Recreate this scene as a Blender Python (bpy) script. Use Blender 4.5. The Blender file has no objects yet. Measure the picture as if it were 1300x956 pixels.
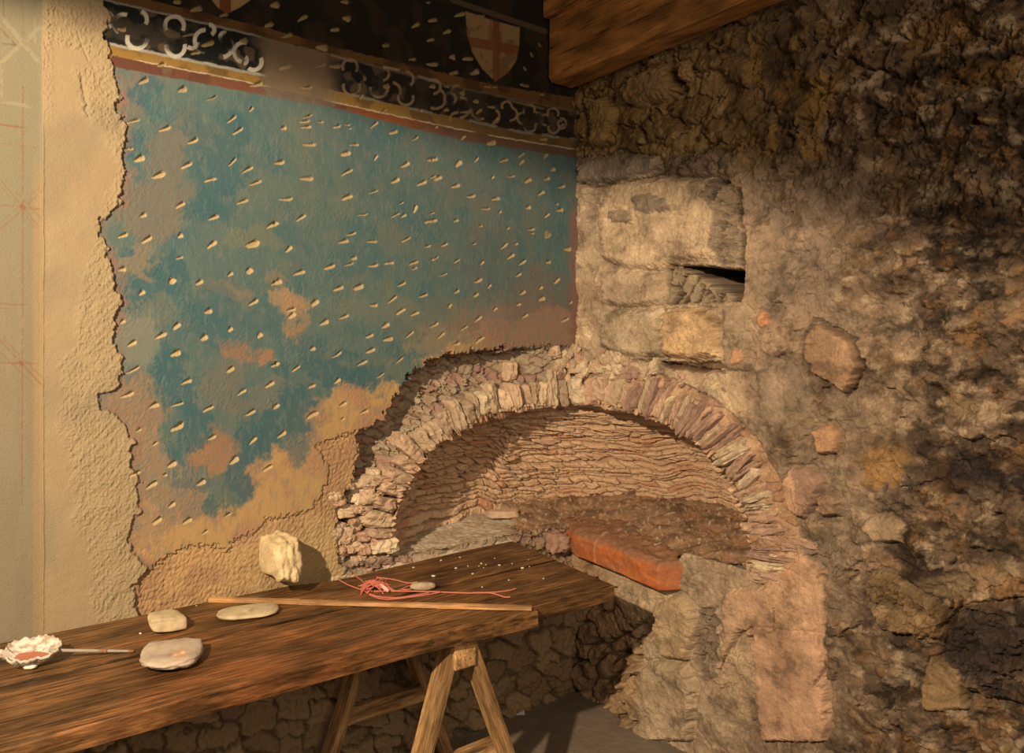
import bpy, math, random
import numpy as np
from mathutils import Vector, Matrix
rng = np.random.RandomState(7)
S = bpy.context.scene
COL = S.collection

# ------------------------------------------------------------------ geometry of the place
F = 943.0; CX = 650.0; CY = 433.0; EYE = 1.6          # survey figures of the photograph
UX, UY = 0.8030, 0.5960                               # along the painted wall, towards the corner
VX, VY = 0.5960, -0.8030                              # along the stone wall, away from the corner
C0 = (0.30, 3.40)                                     # the corner of the two walls

def W(s, w, z):            # s: metres from corner along painted wall, w: metres out from painted wall
    return (C0[0]-s*UX+w*VX, C0[1]-s*UY+w*VY, z)
def swe(X, Y):             # distances (out from painted wall, out from stone wall)
    dx = X-C0[0]; dy = Y-C0[1]
    return dx*VX+dy*VY, -(dx*UX+dy*UY)
def left_s(px):  k = (px-CX)/F; return (C0[0]-k*C0[1])/(UX-k*UY)
def right_t(px): k = (px-CX)/F; return (k*C0[1]-C0[0])/(VX-k*VY)
def on_left(px, py):
    s = left_s(px); Y = C0[1]-s*UY
    return s, EYE-(py-CY)/F*Y
def on_right(px, py):
    t = right_t(px); Y = C0[1]+t*VY
    return t, EYE-(py-CY)/F*Y
def on_table(px, py, z=0.75):
    Y = F*(EYE-z)/(py-CY); X = (px-CX)/F*Y
    return X, Y

# ------------------------------------------------------------------ noise
PERM = rng.permutation(512).astype(np.int64)
GR = rng.rand(512)*2*np.pi; GXx = np.cos(GR); GYy = np.sin(GR); RV = rng.rand(512)
def hsh(ix, iy, seed):
    return PERM[(PERM[(ix+seed*37) & 511] + iy + seed*101) & 511]
def gn(x, y, seed=0):
    ix = np.floor(x).astype(np.int64); iy = np.floor(y).astype(np.int64)
    fx = x-ix; fy = y-iy
    u = fx*fx*fx*(fx*(fx*6-15)+10); v = fy*fy*fy*(fy*(fy*6-15)+10)
    def g(a, b):
        h = hsh(ix+a, iy+b, seed); return GXx[h]*(fx-a)+GYy[h]*(fy-b)
    n00, n10, n01, n11 = g(0,0), g(1,0), g(0,1), g(1,1)
    return 1.5*((n00*(1-u)+n10*u)*(1-v)+(n01*(1-u)+n11*u)*v)
def fbm(x, y, o=4, seed=0, gain=.5):
    r = 0; a = 1.; f = 1.
    for i in range(o):
        r = r+a*gn(x*f, y*f, seed+i*3); a *= gain; f *= 2.03
    return r
def worley(x, y, seed=0, jit=.9):
    ix = np.floor(x).astype(np.int64); iy = np.floor(y).astype(np.int64)
    f1 = np.full(x.shape, 9.); f2 = np.full(x.shape, 9.); idd = np.zeros(x.shape)
    for a in (-1, 0, 1):
        for b in (-1, 0, 1):
            h = hsh(ix+a, iy+b, seed); h2 = PERM[(h+71) & 511]
            cx = ix+a+.5+(RV[h]-.5)*jit; cy = iy+b+.5+(RV[h2]-.5)*jit
            d = np.hypot(x-cx, y-cy)
            nw = d < f1
            f2 = np.where(nw, f1, np.minimum(f2, d)); idd = np.where(nw, RV[PERM[(h+13) & 511]], idd)
            f1 = np.where(nw, d, f1)
    return f1, f2, idd
def facet(x, y, seed=0):   # broken-stone faces: every cell is a tilted plane
    ix = np.floor(x).astype(np.int64); iy = np.floor(y).astype(np.int64)
    f1 = np.full(x.shape, 9.); f2 = np.full(x.shape, 9.); hh = np.zeros(x.shape); idd = np.zeros(x.shape)
    for a in (-1, 0, 1):
        for b in (-1, 0, 1):
            h = hsh(ix+a, iy+b, seed); h2 = PERM[(h+71) & 511]; h3 = PERM[(h+151) & 511]; h4 = PERM[(h+231) & 511]
            dx = x-(ix+a+.5+(RV[h]-.5)*.95); dy = y-(iy+b+.5+(RV[h2]-.5)*.95)
            d = np.hypot(dx, dy); nw = d < f1
            f2 = np.where(nw, f1, np.minimum(f2, d))
            hh = np.where(nw, (RV[h3]-.5)*1.6*dx+(RV[h4]-.5)*1.6*dy+(RV[h2]-.5)*.8, hh)
            idd = np.where(nw, RV[h3], idd); f1 = np.where(nw, d, f1)
    return hh, f2-f1, idd
def sm(a, b, x):
    t = np.clip((x-a)/(b-a), 0, 1); return t*t*(3-2*t)
def pl(x, pts):
    return np.interp(x, [p[0] for p in pts], [p[1] for p in pts])
def sdf(U, V, poly):       # signed distance, positive inside
    P = np.array(poly, float); n = len(P); d = np.full(U.shape, 1e9); ins = np.zeros(U.shape, bool)
    for i in range(n):
        ax, ay = P[i]; bx, by = P[(i+1) % n]
        ex, ey = bx-ax, by-ay
        t = np.clip(((U-ax)*ex+(V-ay)*ey)/(ex*ex+ey*ey+1e-9), 0, 1)
        d = np.minimum(d, np.hypot(U-ax-t*ex, V-ay-t*ey))
        c = ((ay > V) != (by > V)) & (U < (bx-ax)*(V-ay)/(by-ay+1e-12)+ax)
        ins ^= c
    return np.where(ins, d, -d)
def sdline(U, V, pts):     # distance to an open polyline
    d = np.full(U.shape, 1e9)
    for (ax, ay), (bx, by) in zip(pts[:-1], pts[1:]):
        ex, ey = bx-ax, by-ay
        t = np.clip(((U-ax)*ex+(V-ay)*ey)/(ex*ex+ey*ey+1e-9), 0, 1)
        d = np.minimum(d, np.hypot(U-ax-t*ex, V-ay-t*ey))
    return d
LAMP = np.array([1.0, .66, .335])
def lin(c):
    c = np.array(c, float)/255.
    return np.where(c <= .04045, c/12.92, ((c+.055)/1.055)**2.4)
def K(r, g, b, lv=.95):     # pigment colour of a surface that reads (r,g,b) under the warm lamp
    return np.clip(lin((r, g, b))/(LAMP*lv), 0.003, .92)
K0 = K
def mix(col, c, m):
    m = np.clip(m, 0, 1)[..., None]
    return col*(1-m)+np.asarray(c)*m

# ------------------------------------------------------------------ materials
def mk_mat(name, rough=.85, b1=(0, 0), b2=(0, 0), var=.12, vscale=60, attr=True, base=(.5,.5,.5), spec=.25, stretch=(1,1,1), extra=None):
    m = bpy.data.materials.new(name); m.use_nodes = True
    nt = m.node_tree; N = nt.nodes; L = nt.links
    bs = N['Principled BSDF']; bs.inputs['Roughness'].default_value = rough
    bs.inputs['Specular IOR Level'].default_value = spec
    tc = N.new('ShaderNodeTexCoord'); mp = N.new('ShaderNodeMapping'); L.new(tc.outputs['Object'], mp.inputs[0])
    mp.inputs['Scale'].default_value = stretch
    if attr:
        at = N.new('ShaderNodeAttribute'); at.attribute_name = 'Col'; co = at.outputs['Color']
    else:
        rg = N.new('ShaderNodeRGB'); rg.outputs[0].default_value = (*base, 1); co = rg.outputs[0]
    ns = N.new('ShaderNodeTexNoise'); ns.inputs['Scale'].default_value = vscale; ns.inputs['Detail'].default_value = 6
    ns.inputs['Roughness'].default_value = .65
    L.new(mp.outputs[0], ns.inputs['Vector'])
    mr = N.new('ShaderNodeMapRange'); mr.inputs[1].default_value = .3; mr.inputs[2].default_value = .7
    mr.inputs[3].default_value = 1-var; mr.inputs[4].default_value = 1+var
    L.new(ns.outputs['Fac'], mr.inputs[0])
    vm = N.new('ShaderNodeVectorMath'); vm.operation = 'SCALE'
    L.new(co, vm.inputs[0]); L.new(mr.outputs[0], vm.inputs['Scale'])
    L.new(vm.outputs[0], bs.inputs['Base Color'])
    prev = None
    for sc, st in (b1, b2):
        if sc:
            n2 = N.new('ShaderNodeTexNoise'); n2.inputs['Scale'].default_value = sc; n2.inputs['Detail'].default_value = 5
            n2.inputs['Roughness'].default_value = .6
            L.new(mp.outputs[0], n2.inputs['Vector'])
            bu = N.new('ShaderNodeBump'); bu.inputs['Strength'].default_value = 1; bu.inputs['Distance'].default_value = st
            L.new(n2.outputs['Fac'], bu.inputs['Height'])
            if prev: L.new(prev, bu.inputs['Normal'])
            prev = bu.outputs[0]
    if prev: L.new(prev, bs.inputs['Normal'])
    return m
M_WALL = mk_mat('lime_plaster', .92, (180, .0012), (45, .0012), .07, 220)
M_STONE = mk_mat('rough_stone', .9, (260, .0012), (110, .0014), .20, 160)
M_SLATE = mk_mat('thin_stone_courses', .9, (200, .003), (70, .003), .20, 110)
M_ROCK = mk_mat('voussoir_stone', .88, (170, .003), (50, .004), .15, 90)
M_CLAY = mk_mat('fired_clay', .88, (170, .0014), (45, .002), .2, 60)
M_PEB = mk_mat('pebble_stone', .7, (260, .0006), (60, .0008), .10, 70)

def wood_mat(name, c1, c2, c3, rough=.55, scale=1., red=False):
    m = bpy.data.materials.new(name); m.use_nodes = True
    nt = m.node_tree; N = nt.nodes; L = nt.links; bs = N['Principled BSDF']
    tc = N.new('ShaderNodeTexCoord'); mp = N.new('ShaderNodeMapping'); L.new(tc.outputs['Object'], mp.inputs[0])
    mp.inputs['Scale'].default_value = (5*scale, 60*scale, 40*scale)
    n = N.new('ShaderNodeTexNoise'); n.inputs['Scale'].default_value = 2.2; n.inputs['Detail'].default_value = 9; n.inputs['Roughness'].default_value = .68
    n.inputs['Distortion'].default_value = .25
    L.new(mp.outputs[0], n.inputs['Vector'])
    cr = N.new('ShaderNodeValToRGB'); L.new(n.outputs['Fac'], cr.inputs[0])
    e = cr.color_ramp.elements; e[0].position = .36; e[0].color = (*c1, 1); e[1].position = .66; e[1].color = (*c3, 1)
    k = cr.color_ramp.elements.new(.5); k.color = (*c2, 1)
    mp2 = N.new('ShaderNodeMapping'); L.new(tc.outputs['Object'], mp2.inputs[0]); mp2.inputs['Scale'].default_value = (3, 9, 9)
    n2 = N.new('ShaderNodeTexNoise'); n2.inputs['Scale'].default_value = 1.6; n2.inputs['Detail'].default_value = 6
    L.new(mp2.outputs[0], n2.inputs['Vector'])
    mr = N.new('ShaderNodeMapRange'); mr.inputs[1].default_value = .35; mr.inputs[2].default_value = .68; mr.inputs[3].default_value = .42; mr.inputs[4].default_value = 1.4
    L.new(n2.outputs['Fac'], mr.inputs[0])
    vm = N.new('ShaderNodeVectorMath'); vm.operation = 'SCALE'; L.new(cr.outputs[0], vm.inputs[0]); L.new(mr.outputs[0], vm.inputs['Scale'])
    mp3 = N.new('ShaderNodeMapping'); L.new(tc.outputs['Object'], mp3.inputs[0]); mp3.inputs['Scale'].default_value = (2.2, 90, 60)
    n3 = N.new('ShaderNodeTexNoise'); n3.inputs['Scale'].default_value = 1.5; n3.inputs['Detail'].default_value = 4; L.new(mp3.outputs[0], n3.inputs['Vector'])
    m3 = N.new('ShaderNodeMapRange'); m3.inputs[1].default_value = .56; m3.inputs[2].default_value = .66; m3.inputs[3].default_value = 1.; m3.inputs[4].default_value = .45; L.new(n3.outputs['Fac'], m3.inputs[0])
    v3 = N.new('ShaderNodeVectorMath'); v3.operation = 'SCALE'; L.new(vm.outputs[0], v3.inputs[0]); L.new(m3.outputs[0], v3.inputs['Scale'])
    out = v3.outputs[0]
    if red:   # dark line painted for the shade in the board joint, and a rubbed-in red pigment stain
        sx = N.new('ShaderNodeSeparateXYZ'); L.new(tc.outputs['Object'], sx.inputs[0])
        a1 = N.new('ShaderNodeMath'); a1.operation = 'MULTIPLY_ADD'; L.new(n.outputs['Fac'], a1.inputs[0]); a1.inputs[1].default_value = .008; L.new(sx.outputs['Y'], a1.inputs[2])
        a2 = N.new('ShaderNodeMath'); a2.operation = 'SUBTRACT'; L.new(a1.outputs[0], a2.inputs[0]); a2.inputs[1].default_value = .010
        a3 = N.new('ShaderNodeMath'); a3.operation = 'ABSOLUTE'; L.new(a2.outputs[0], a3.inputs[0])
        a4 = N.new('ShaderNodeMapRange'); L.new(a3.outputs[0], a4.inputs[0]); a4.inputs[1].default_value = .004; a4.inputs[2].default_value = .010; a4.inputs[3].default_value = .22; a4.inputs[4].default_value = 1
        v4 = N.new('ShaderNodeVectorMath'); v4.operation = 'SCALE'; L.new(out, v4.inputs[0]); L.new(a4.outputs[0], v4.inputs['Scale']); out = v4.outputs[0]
        vd = N.new('ShaderNodeVectorMath'); vd.operation = 'DISTANCE'; L.new(tc.outputs['Object'], vd.inputs[0]); vd.inputs[1].default_value = red
        ad = N.new('ShaderNodeMath'); ad.operation = 'MULTIPLY_ADD'; L.new(n2.outputs['Fac'], ad.inputs[0]); ad.inputs[1].default_value = -.8; L.new(vd.outputs['Value'], ad.inputs[2])
        m2 = N.new('ShaderNodeMapRange'); L.new(ad.outputs[0], m2.inputs[0]); m2.inputs[1].default_value = -.35; m2.inputs[2].default_value = .12
        m2.inputs[3].default_value = .6; m2.inputs[4].default_value = 0
        mx = N.new('ShaderNodeMix'); mx.data_type = 'RGBA'; mx.blend_type = 'MIX'
        ml = N.new('ShaderNodeVectorMath'); ml.operation = 'MULTIPLY'; L.new(out, ml.inputs[0]); ml.inputs[1].default_value = (1.12, .68, .5)
        L.new(m2.outputs[0], mx.inputs[0]); L.new(out, mx.inputs[6]); L.new(ml.outputs[0], mx.inputs[7])
        out = mx.outputs[2]
    L.new(out, bs.inputs['Base Color'])
    bu = N.new('ShaderNodeBump'); bu.inputs['Distance'].default_value = .003; L.new(n.outputs['Fac'], bu.inputs['Height'])
    bu.inputs['Strength'].default_value = .9
    L.new(bu.outputs[0], bs.inputs['Normal'])
    bs.inputs['Roughness'].default_value = rough; bs.inputs['Specular IOR Level'].default_value = .4
    return m
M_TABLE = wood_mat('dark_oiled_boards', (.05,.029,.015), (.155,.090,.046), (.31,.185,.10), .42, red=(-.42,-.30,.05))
M_TREST = wood_mat('pale_trestle_timber', (.22,.14,.075), (.42,.29,.17), (.60,.45,.29), .65, .8)
M_LATH = wood_mat('pale_lath', (.40,.25,.14), (.52,.34,.2), (.62,.43,.27), .6, 1)
M_BEAM = wood_mat('old_brown_beam', (.29,.145,.052), (.37,.19,.072), (.43,.23,.09), .7, .5)

# ------------------------------------------------------------------ mesh helpers
def tag(o, label=None, cat=None, group=None, kind=None):
    if label: o['label'] = label
    if cat: o['category'] = cat
    if group: o['group'] = group
    if kind: o['kind'] = kind
    return o
def np_mesh(name, verts, quads, mat, cols=None, parent=None, smooth=True, tris=False):
    me = bpy.data.meshes.new(name)
    nv = len(verts); nf = len(quads); k = quads.shape[1]
    me.vertices.add(nv); me.vertices.foreach_set('co', np.ascontiguousarray(verts, dtype=np.float32).ravel())
    me.loops.add(nf*k); me.loops.foreach_set('vertex_index', np.ascontiguousarray(quads, dtype=np.int32).ravel())
    me.polygons.add(nf); me.polygons.foreach_set('loop_start', np.arange(0, nf*k, k, dtype=np.int32))
    me.polygons.foreach_set('loop_total', np.full(nf, k, dtype=np.int32))
    me.polygons.foreach_set('use_smooth', np.full(nf, smooth, dtype=bool))
    me.update(calc_edges=True)
    if cols is not None:
        a = me.color_attributes.new('Col', 'FLOAT_COLOR', 'POINT')
        a.data.foreach_set('color', np.concatenate([cols, np.ones((nv, 1))], 1).astype(np.float32).ravel())
    me.materials.append(mat)
    o = bpy.data.objects.new(name, me); COL.objects.link(o)
    if parent: o.parent = parent
    return o
def grid_quads(nr, nc, keep=None, flip=False):
    i = np.arange(nr-1)[:, None]*nc+np.arange(nc-1)[None, :]
    q = np.stack([i, i+1, i+nc+1, i+nc], -1).reshape(-1, 4)
    if flip: q = q[:, ::-1]
    if keep is not None:
        kk = keep.ravel(); q = q[kk[q].all(1)]
    return q
def compact(verts, cols, quads):
    used = np.unique(quads); mp = np.full(len(verts), -1); mp[used] = np.arange(len(used))
    return verts[used], (cols[used] if cols is not None else None), mp[quads]
def empty(name, loc, rz=0):
    o = bpy.data.objects.new(name, None); COL.objects.link(o); o.location = loc; o.rotation_euler = (0, 0, rz); o.empty_display_size = .05
    return o
def setworld(o, par):      # child mesh was written in world coordinates
    bpy.context.view_layer.update()
    o.parent = par; o.matrix_parent_inverse = par.matrix_world.inverted()
    return o

def cube_pts(n, m, l):     # closed surface grid of a box in [-1,1]^3 -> verts, quads (welded)
    vs = {}; vl = []; fs = []
    def vid(p):
        k = tuple(int(round(c*1000)) for c in p)
        if k not in vs: vs[k] = len(vl); vl.append(p)
        return vs[k]
    dims = (n, m, l)
    for ax in range(3):
        a, b = (ax+1) % 3, (ax+2) % 3
        for sg in (-1, 1):
            for i in range(dims[a]):
                for j in range(dims[b]):
                    q = []
                    for (di, dj) in ((0,0),(1,0),(1,1),(0,1)):
                        p = [0,0,0]; p[ax] = sg; p[a] = -1+2*(i+di)/dims[a]; p[b] = -1+2*(j+dj)/dims[b]
                        q.append(vid(tuple(p)))
                    fs.append(q if sg > 0 else q[::-1])
    return np.array(vl, float), np.array(fs)
CB = cube_pts(10, 7, 5)
CBH = cube_pts(22, 18, 12)
def rock(size, seed, n=5., corner=.18, rough=.06, layers=0., base=CB):
    r = np.random.RandomState(seed)
    c, q = base
    nm = (np.abs(c)**n).sum(1)**(1./n)
    p = c/nm[:, None]
    d = (r.rand(2, 2, 2, 3)-.5)*2*corner
    t = (c+1)/2
    off = 0
    for i in (0, 1):
        for j in (0, 1):
            for k in (0, 1):
                w = (t[:, 0] if i else 1-t[:, 0])*(t[:, 1] if j else 1-t[:, 1])*(t[:, 2] if k else 1-t[:, 2])
                off = off+w[:, None]*d[i, j, k]
    p = p+off
    nz = fbm(p[:, 0]*2+seed*1.7, p[:, 1]*2+p[:, 2]*2.3, 4, seed % 50)+.5*gn(p[:, 2]*3+seed, p[:, 0]*3-p[:, 1]*2, 5)
    p = p*(1+rough*nz[:, None])
    if layers:
        p[:, 0:2] *= (1+layers*(RV[(np.floor((p[:, 2]+2)*3.5).astype(int)+seed) & 511]-.5))[:, None]
    return p*np.array(size)/2., q

# ------------------------------------------------------------------ arch line (metres from corner -> height)
ZF = .76; HI = .56; WI = .93; NI = 2.6
def arch_z(p, w=WI, h=HI, n=NI):
    return ZF+h*np.clip(1-np.clip(np.abs(p)/w, 0, 1)**n, 0, 1)**(1/n)

# ------------------------------------------------------------------ PAINTED WALL
def build_left():
    K = lambda r, g, b: K0(r, g, b, 1.36)
    Uc = np.concatenate([np.arange(733.2, -20, -.85), np.linspace(-40, -1100, 24)])
    s = left_s(Uc); s[0] = -.02
    z = np.concatenate([np.arange(0, .5, .004), np.arange(.5, 3.18, .0028), [3.22, 3.35]])
    Sg, Zg = np.meshgrid(s, z)
    Y = C0[1]-Sg*UY; X = C0[0]-Sg*UX
    U = CX+F*X/Y; V = CY-F*(Zg-EYE)/Y
    far = sm(-30, -60, U)
    # --- zones
    nw = fbm(Sg*30, Zg*30, 4, 1); nw2 = fbm(Sg*90, Zg*90, 3, 5); nb = fbm(Sg*8, Zg*8, 4, 9); nvv = fbm(Sg*160, Zg*14, 3, 12)
    edge = pl(V, [(-40,133),(0,133),(60,137),(90,140),(112,150),(150,154),(190,158),(245,155),(262,150),(276,132),(290,126),(310,128),(330,140),(365,150),(400,152),(430,147),(450,150),(485,152),(494,150),(500,122),(520,132),(540,165),(560,170),(595,169),(628,175),(650,178),(673,164),(697,166),(721,178),(737,177),(743,168),(777,175),(900,178)])
    de = U-edge+nw*5+fbm(Sg*14,Zg*14,5,2,.6)*7                                        # >0 painted side
    overl = sm(1.5, -1.5, de)                                    # 1 = new plaster lying over the paint
    rl = pl(V, [(-40,60),(0,62),(55,66),(75,120),(90,98),(150,112),(165,145),(210,150),(300,122),(340,116),(400,106),(440,98),(465,72),(500,80),(560,86),(620,96),(690,111),(770,126),(900,140)])
    rough = overl*sm(-14, 4, U-rl+nb*10)
    strip = sm(13, 2, np.abs(U-58-nb*4))*sm(210, 80, V)*overl
    panel = sm(1.2, -1.2, U-53-nw*.7)
    pit = fbm(Sg*85, Zg*85, 3, 21)
    comb = gn(Sg*70+Zg*55, Sg*-12+Zg*22, 31)
    H = .010*overl*(1-.5*panel)-.002*panel
    H += rough*(.0045*np.abs(pit)+.0018*comb+.0030*nb)+strip*.004*np.abs(pit)
    H += .0012*nb*(1-panel)+.0003*nw*(1-panel)
    ridge = np.exp(-((U-54-nb)/1.4)**2); H += .003*ridge*sm(120,200,V)
    H += .004*np.exp(-((U-(102+(V-95)*.18)-nw*3)/2.2)**2)*sm(90,98,V)*sm(152,146,V)*-1.6
    scratch = sdline(U, V, [(98,44),(112,78)]); H -= .003*sm(2.2,0,scratch)
    # --- paint-side relief : keyed render in patches
    keyed = np.clip(sm(.05,.35, nb+.55*sm(230,165,U)+.35*sm(520,640,V)*sm(300,180,U)), 0, 1)*(1-overl)*sm(88,120,V-.18*(U-150))
    H += keyed*(.0008*gn(Sg*130+Zg*80, Zg*60-Sg*30, 41)+.0007*pit)
    # lower rough coat (arriccio) where paint layer has gone
    crack = [(177,735),(200,715),(225,700),(243,694),(274,694),(289,703),(295,688),(326,675),(338,660),(385,652),(400,645),(420,600),(404,566),(430,556),(456,548)]
    lowpoly = crack+[(470,560),(470,800),(170,900)]
    lo = sdf(U+nw*5, V+nw2*5, lowpoly); lowm = sm(-1.5, 1.5, lo)*(1-overl)
    H += lowm*(-.007+.0022*gn(Sg*110+Zg*90, Zg*45-Sg*50, 51)+.0012*nw+.002*pit)
    H += -.004*sm(2.5, 0, sdline(U+nw*6, V+nw2*6, crack))*(1-overl)*sm(650,560,U)
    H += -.005*sm(2, .3, sdline(U+nw*2, V+nw2*2, [(404,562),(420,559),(440,556),(452,548)]))
    # masonry window where the arch is laid bare
    gap = [(440,900),(436,735),(430,700),(428,645),(438,626),(450,610),(455,585),(455,546),(472,541),(488,531),(496,511),(511,493),(516,481),(527,470),(541,463),(552,455),(575,450),(600,446),(640,443),(690,440),(712,438),(760,440),(760,900)]
    g = sdf(U+nw*4+nw2*2, V+nw*4+nw2*3, gap); gm = sm(-1, 2.5, g)
    rz = Zg-arch_z(Sg)
    f1, f2, fid = worley(Sg*16+nw*.3, Zg*26+nw*.3, 61)
    rub = sm(0.0, .22, f2-f1)
    depth = .10*sm(700, 640, U)+.02
    depth = depth*(.5+.5*sm(58, 34, g))
    depth = np.where(Zg < .78, .02, depth)
    Hg = -depth+.016*rub*(.2+fid)+.010*nb+.006*nw
    lip = np.exp(-(g/7.)**2)*(g < 2)*.006*np.abs(pit)*sm(470,520,U)
    H = H*(1-gm)+Hg*gm+lip
    # under the table: bare rubble
    um = sm(.74, .70, Zg)*(1-far)
    f1b, f2b, fidb = worley(Sg*8+nb*.4, Zg*11+nb*.4, 63)
    H = H*(1-um)+um*(-.01+.03*sm(0,.18,f2b-f1b)*fidb+.01*nw+.004*nw2)
    # --- colours
    plas = K(174,139,93); plas2 = K(172,138,94); cream = K(222,190,132)
    col = np.zeros(U.shape+(3,))+plas
    col = mix(col, K(176,144,98), sm(-.3,.5,nb)*.5)
    col = mix(col, K(176,142,94), rough*.6)
    col = mix(col, K(150,124,88), sm(-.1,.6,fbm(Sg*3,Zg*3,4,77))*.5)
    pc = mix(np.zeros_like(col)+K(150,126,90), K(140,116,82), sm(-.3,.4,fbm(Sg*40,Zg*5,3,78))*.35)
    ptop = sm(470, 250, V); pc = mix(pc, K(144,126,88), ptop*.6)
    col = mix(col, pc, panel)
    col = mix(col, K(178,134,78), sm(9,3,np.abs(U-48))*sm(180,260,V)*overl*.5)
    # sinopia lines on the smooth panel
    red = K(146,88,58)
    jit = nb*.5
    for pts, wd, c, a in [
        ([(29,110),(28,640)], .8, red, .6), ([(0,158),(32,163)], .9, red, .75), ([(0,182),(46,188)], .6, red, .3), ([(0,385),(30,387)], .7, red, .6), ([(0,391),(15,392)], .5, red, .4),
        ([(0,461),(46,461)], .8, red, .6), ([(0,260),(50,266)], .7, red, .5), ([(2,230),(52,292)], .7, red, .45), ([(10,232),(54,280)], .6, red, .45), ([(-2,233),(46,290)], .6, red, .35),
        ([(0,292),(54,242)], .9, red, .4), ([(0,284),(52,236)], .6, red, .35), ([(0,432),(54,490)], .9, red, .6), ([(4,430),(56,482)], .6, red, .45), ([(0,447),(44,490)], .6, red, .4),
        ([(0,540),(30,540)], .5, red, .3), ([(28,262),(29,264)], 3, red, .7), ([(26,460),(27,462)], 2.4, red, .6),
        ([(0,36),(20,58)], .9, K(120,96,64), .9), ([(4,56),(20,58)], .9, K(120,96,64), .8), ([(5,0),(5,22)], .9, K(135,100,66), .7), ([(29,0),(29,60)], .7, K(120,110,80), .5),
        ([(0,20),(48,78)], 2.6, K(172,148,104), .5), ([(0,82),(50,36)], 2.6, K(172,148,104), .5), ([(0,128),(40,136)], 2.2, K(172,148,104), .5), ([(2,80),(2,130)], 1.8, K(172,148,104), .4), ([(44,24),(44,54)],1.5,K(172,148,104),.4),
        ([(0,640),(30,640)], .4, red, .2), ([(30,665),(30,800)], .7, red, .15)]:
        col = mix(col, c, sm(wd+.7, wd-.4, sdline(U+jit, V+jit, pts))*a*panel*sm(.9,.2,np.abs(nw)))
    # ---- the blue field
    bl = np.zeros_like(col)+K(94,106,88)
    bl = mix(bl, K(88,104,90), sm(430,620,U)*.55*sm(-.4,.4,nb+.2))
    bl = mix(bl, K(100,110,90), sm(300,420,V)*sm(260,420,U)*.6)
    bl = mix(bl, K(74,100,90), sm(-.1,.5,fbm(Sg*7,Zg*5,5,81))*.6)
    bl = mix(bl, K(118,110,84), sm(-.1,.5,fbm(Sg*6+3,Zg*4.5,5,83,.6))*.55)
    bl = mix(bl, K(84,108,94), sm(.25,.6,nvv+nb*.4)*.3)
    bl = mix(bl, K(128,122,98), sm(.5,.85,np.abs(nvv))*.3)
    grey = K(128,108,82); tan = K(182,134,84); ora = K(172,112,70); tea = K(68,96,88)
    blobs = [(168,120,18,36,grey,.8),(215,190,26,40,grey,.75),(240,170,20,30,grey,.5),(197,262,48,42,grey,.85),(178,335,22,28,K(150,118,82),.7),(168,425,34,36,K(138,126,96),.8),(172,520,38,50,K(158,118,80),.9),(178,600,40,60,K(160,124,84),.95),(190,680,40,40,tan,.9),
        (345,240,70,20,K(112,112,88),.5),(318,305,40,16,K(130,118,80),.5),(290,370,30,14,K(160,118,76),.45),(365,383,26,14,tan,.75),(372,405,16,26,K(176,128,82),.6),(298,443,24,20,K(165,112,74),.75),(332,455,16,8,K(180,118,70),.8),(383,430,8,10,K(172,120,76),.7),(350,355,14,12,K(160,124,80),.4),
        (285,490,24,30,K(122,104,82),.6),(318,515,24,18,K(130,108,80),.5),(272,578,34,26,K(172,118,72),.85),(272,555,40,14,K(150,108,72),.5),(235,640,34,40,K(158,122,84),.9),(330,610,40,24,K(180,124,74),.7),
        (350,500,30,20,K(128,112,86),.5),(420,535,60,28,K(160,122,84),.9),(380,600,60,40,tan,1),(330,670,60,40,K(190,138,80),1),(270,700,60,30,K(186,134,78),1),(455,515,50,18,K(168,130,90),1),(500,505,30,12,K(170,134,94),1),
        (590,425,60,26,K(140,110,78),.9),(650,412,70,34,K(146,110,80),.9),(690,380,50,34,K(122,98,76),.7),(560,438,40,22,K(146,122,86),.8),(710,425,40,30,K(150,108,80),.95),
        (620,330,40,50,K(112,100,80),.4),(600,240,40,30,K(118,106,88),.45),(560,400,60,20,K(116,108,80),.4),(400,250,50,40,K(100,108,84),.4),(470,390,70,14,K(126,118,88),.35)]
    teal = [(183,120,18,22,.9),(172,185,16,14,.9),(250,185,18,50,.6),(290,200,24,60,.8),(260,265,26,20,.7),(275,255,30,30,.6),(215,352,26,24,.95),(163,322,12,12,.9),(172,372,18,14,.8),(213,468,22,26,1),(232,500,22,28,.8),(245,545,20,30,.9),(330,548,26,36,.95),(302,598,18,34,.95),(272,648,11,18,.7),(218,578,9,12,.7),(240,615,26,10,.6),
        (425,470,40,22,.9),(375,520,22,34,.95),(358,470,16,12,.8),(378,580,14,26,.7),(460,480,34,14,.7),(395,440,20,14,.5),(455,150,70,40,.35),(270,400,30,40,.5),(300,420,50,20,.3),(460,190,30,60,.4),(510,445,16,16,.5)]
    wu = U+nb*12+nw*8+nw2*3; wv = V+fbm(Sg*9+7,Zg*9,5,15,.6)*14+nw2*4
    for (x, y, rx, ry, c, a) in blobs:
        bl = mix(bl, c, sm(1.2, .75, np.hypot((wu-x)/rx, (wv-y)/ry)+.2*nvv)*a*.9)
    for (x, y, rx, ry, a) in teal:
        bl = mix(bl, tea, sm(1.15, .8, np.hypot((wu-x)/rx, (wv-y)/ry)+.15*nvv)*a*.9)
    # bare ochre plaster low down
    bare = sdf(wu, wv, [(150,720),(232,655),(290,660),(330,610),(345,560),(395,600),(402,550),(420,495),(455,490),(510,492),(545,455),(600,425),(660,405),(733,395),(760,800),(150,900)])
    tan2 = mix(np.zeros_like(bl)+K(194,144,84), K(182,130,84), sm(-.3,.4,nb))
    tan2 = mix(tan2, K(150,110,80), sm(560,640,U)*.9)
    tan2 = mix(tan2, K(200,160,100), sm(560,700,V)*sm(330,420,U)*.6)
    bl = mix(bl, tan2, sm(-8, 8, bare))
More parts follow.
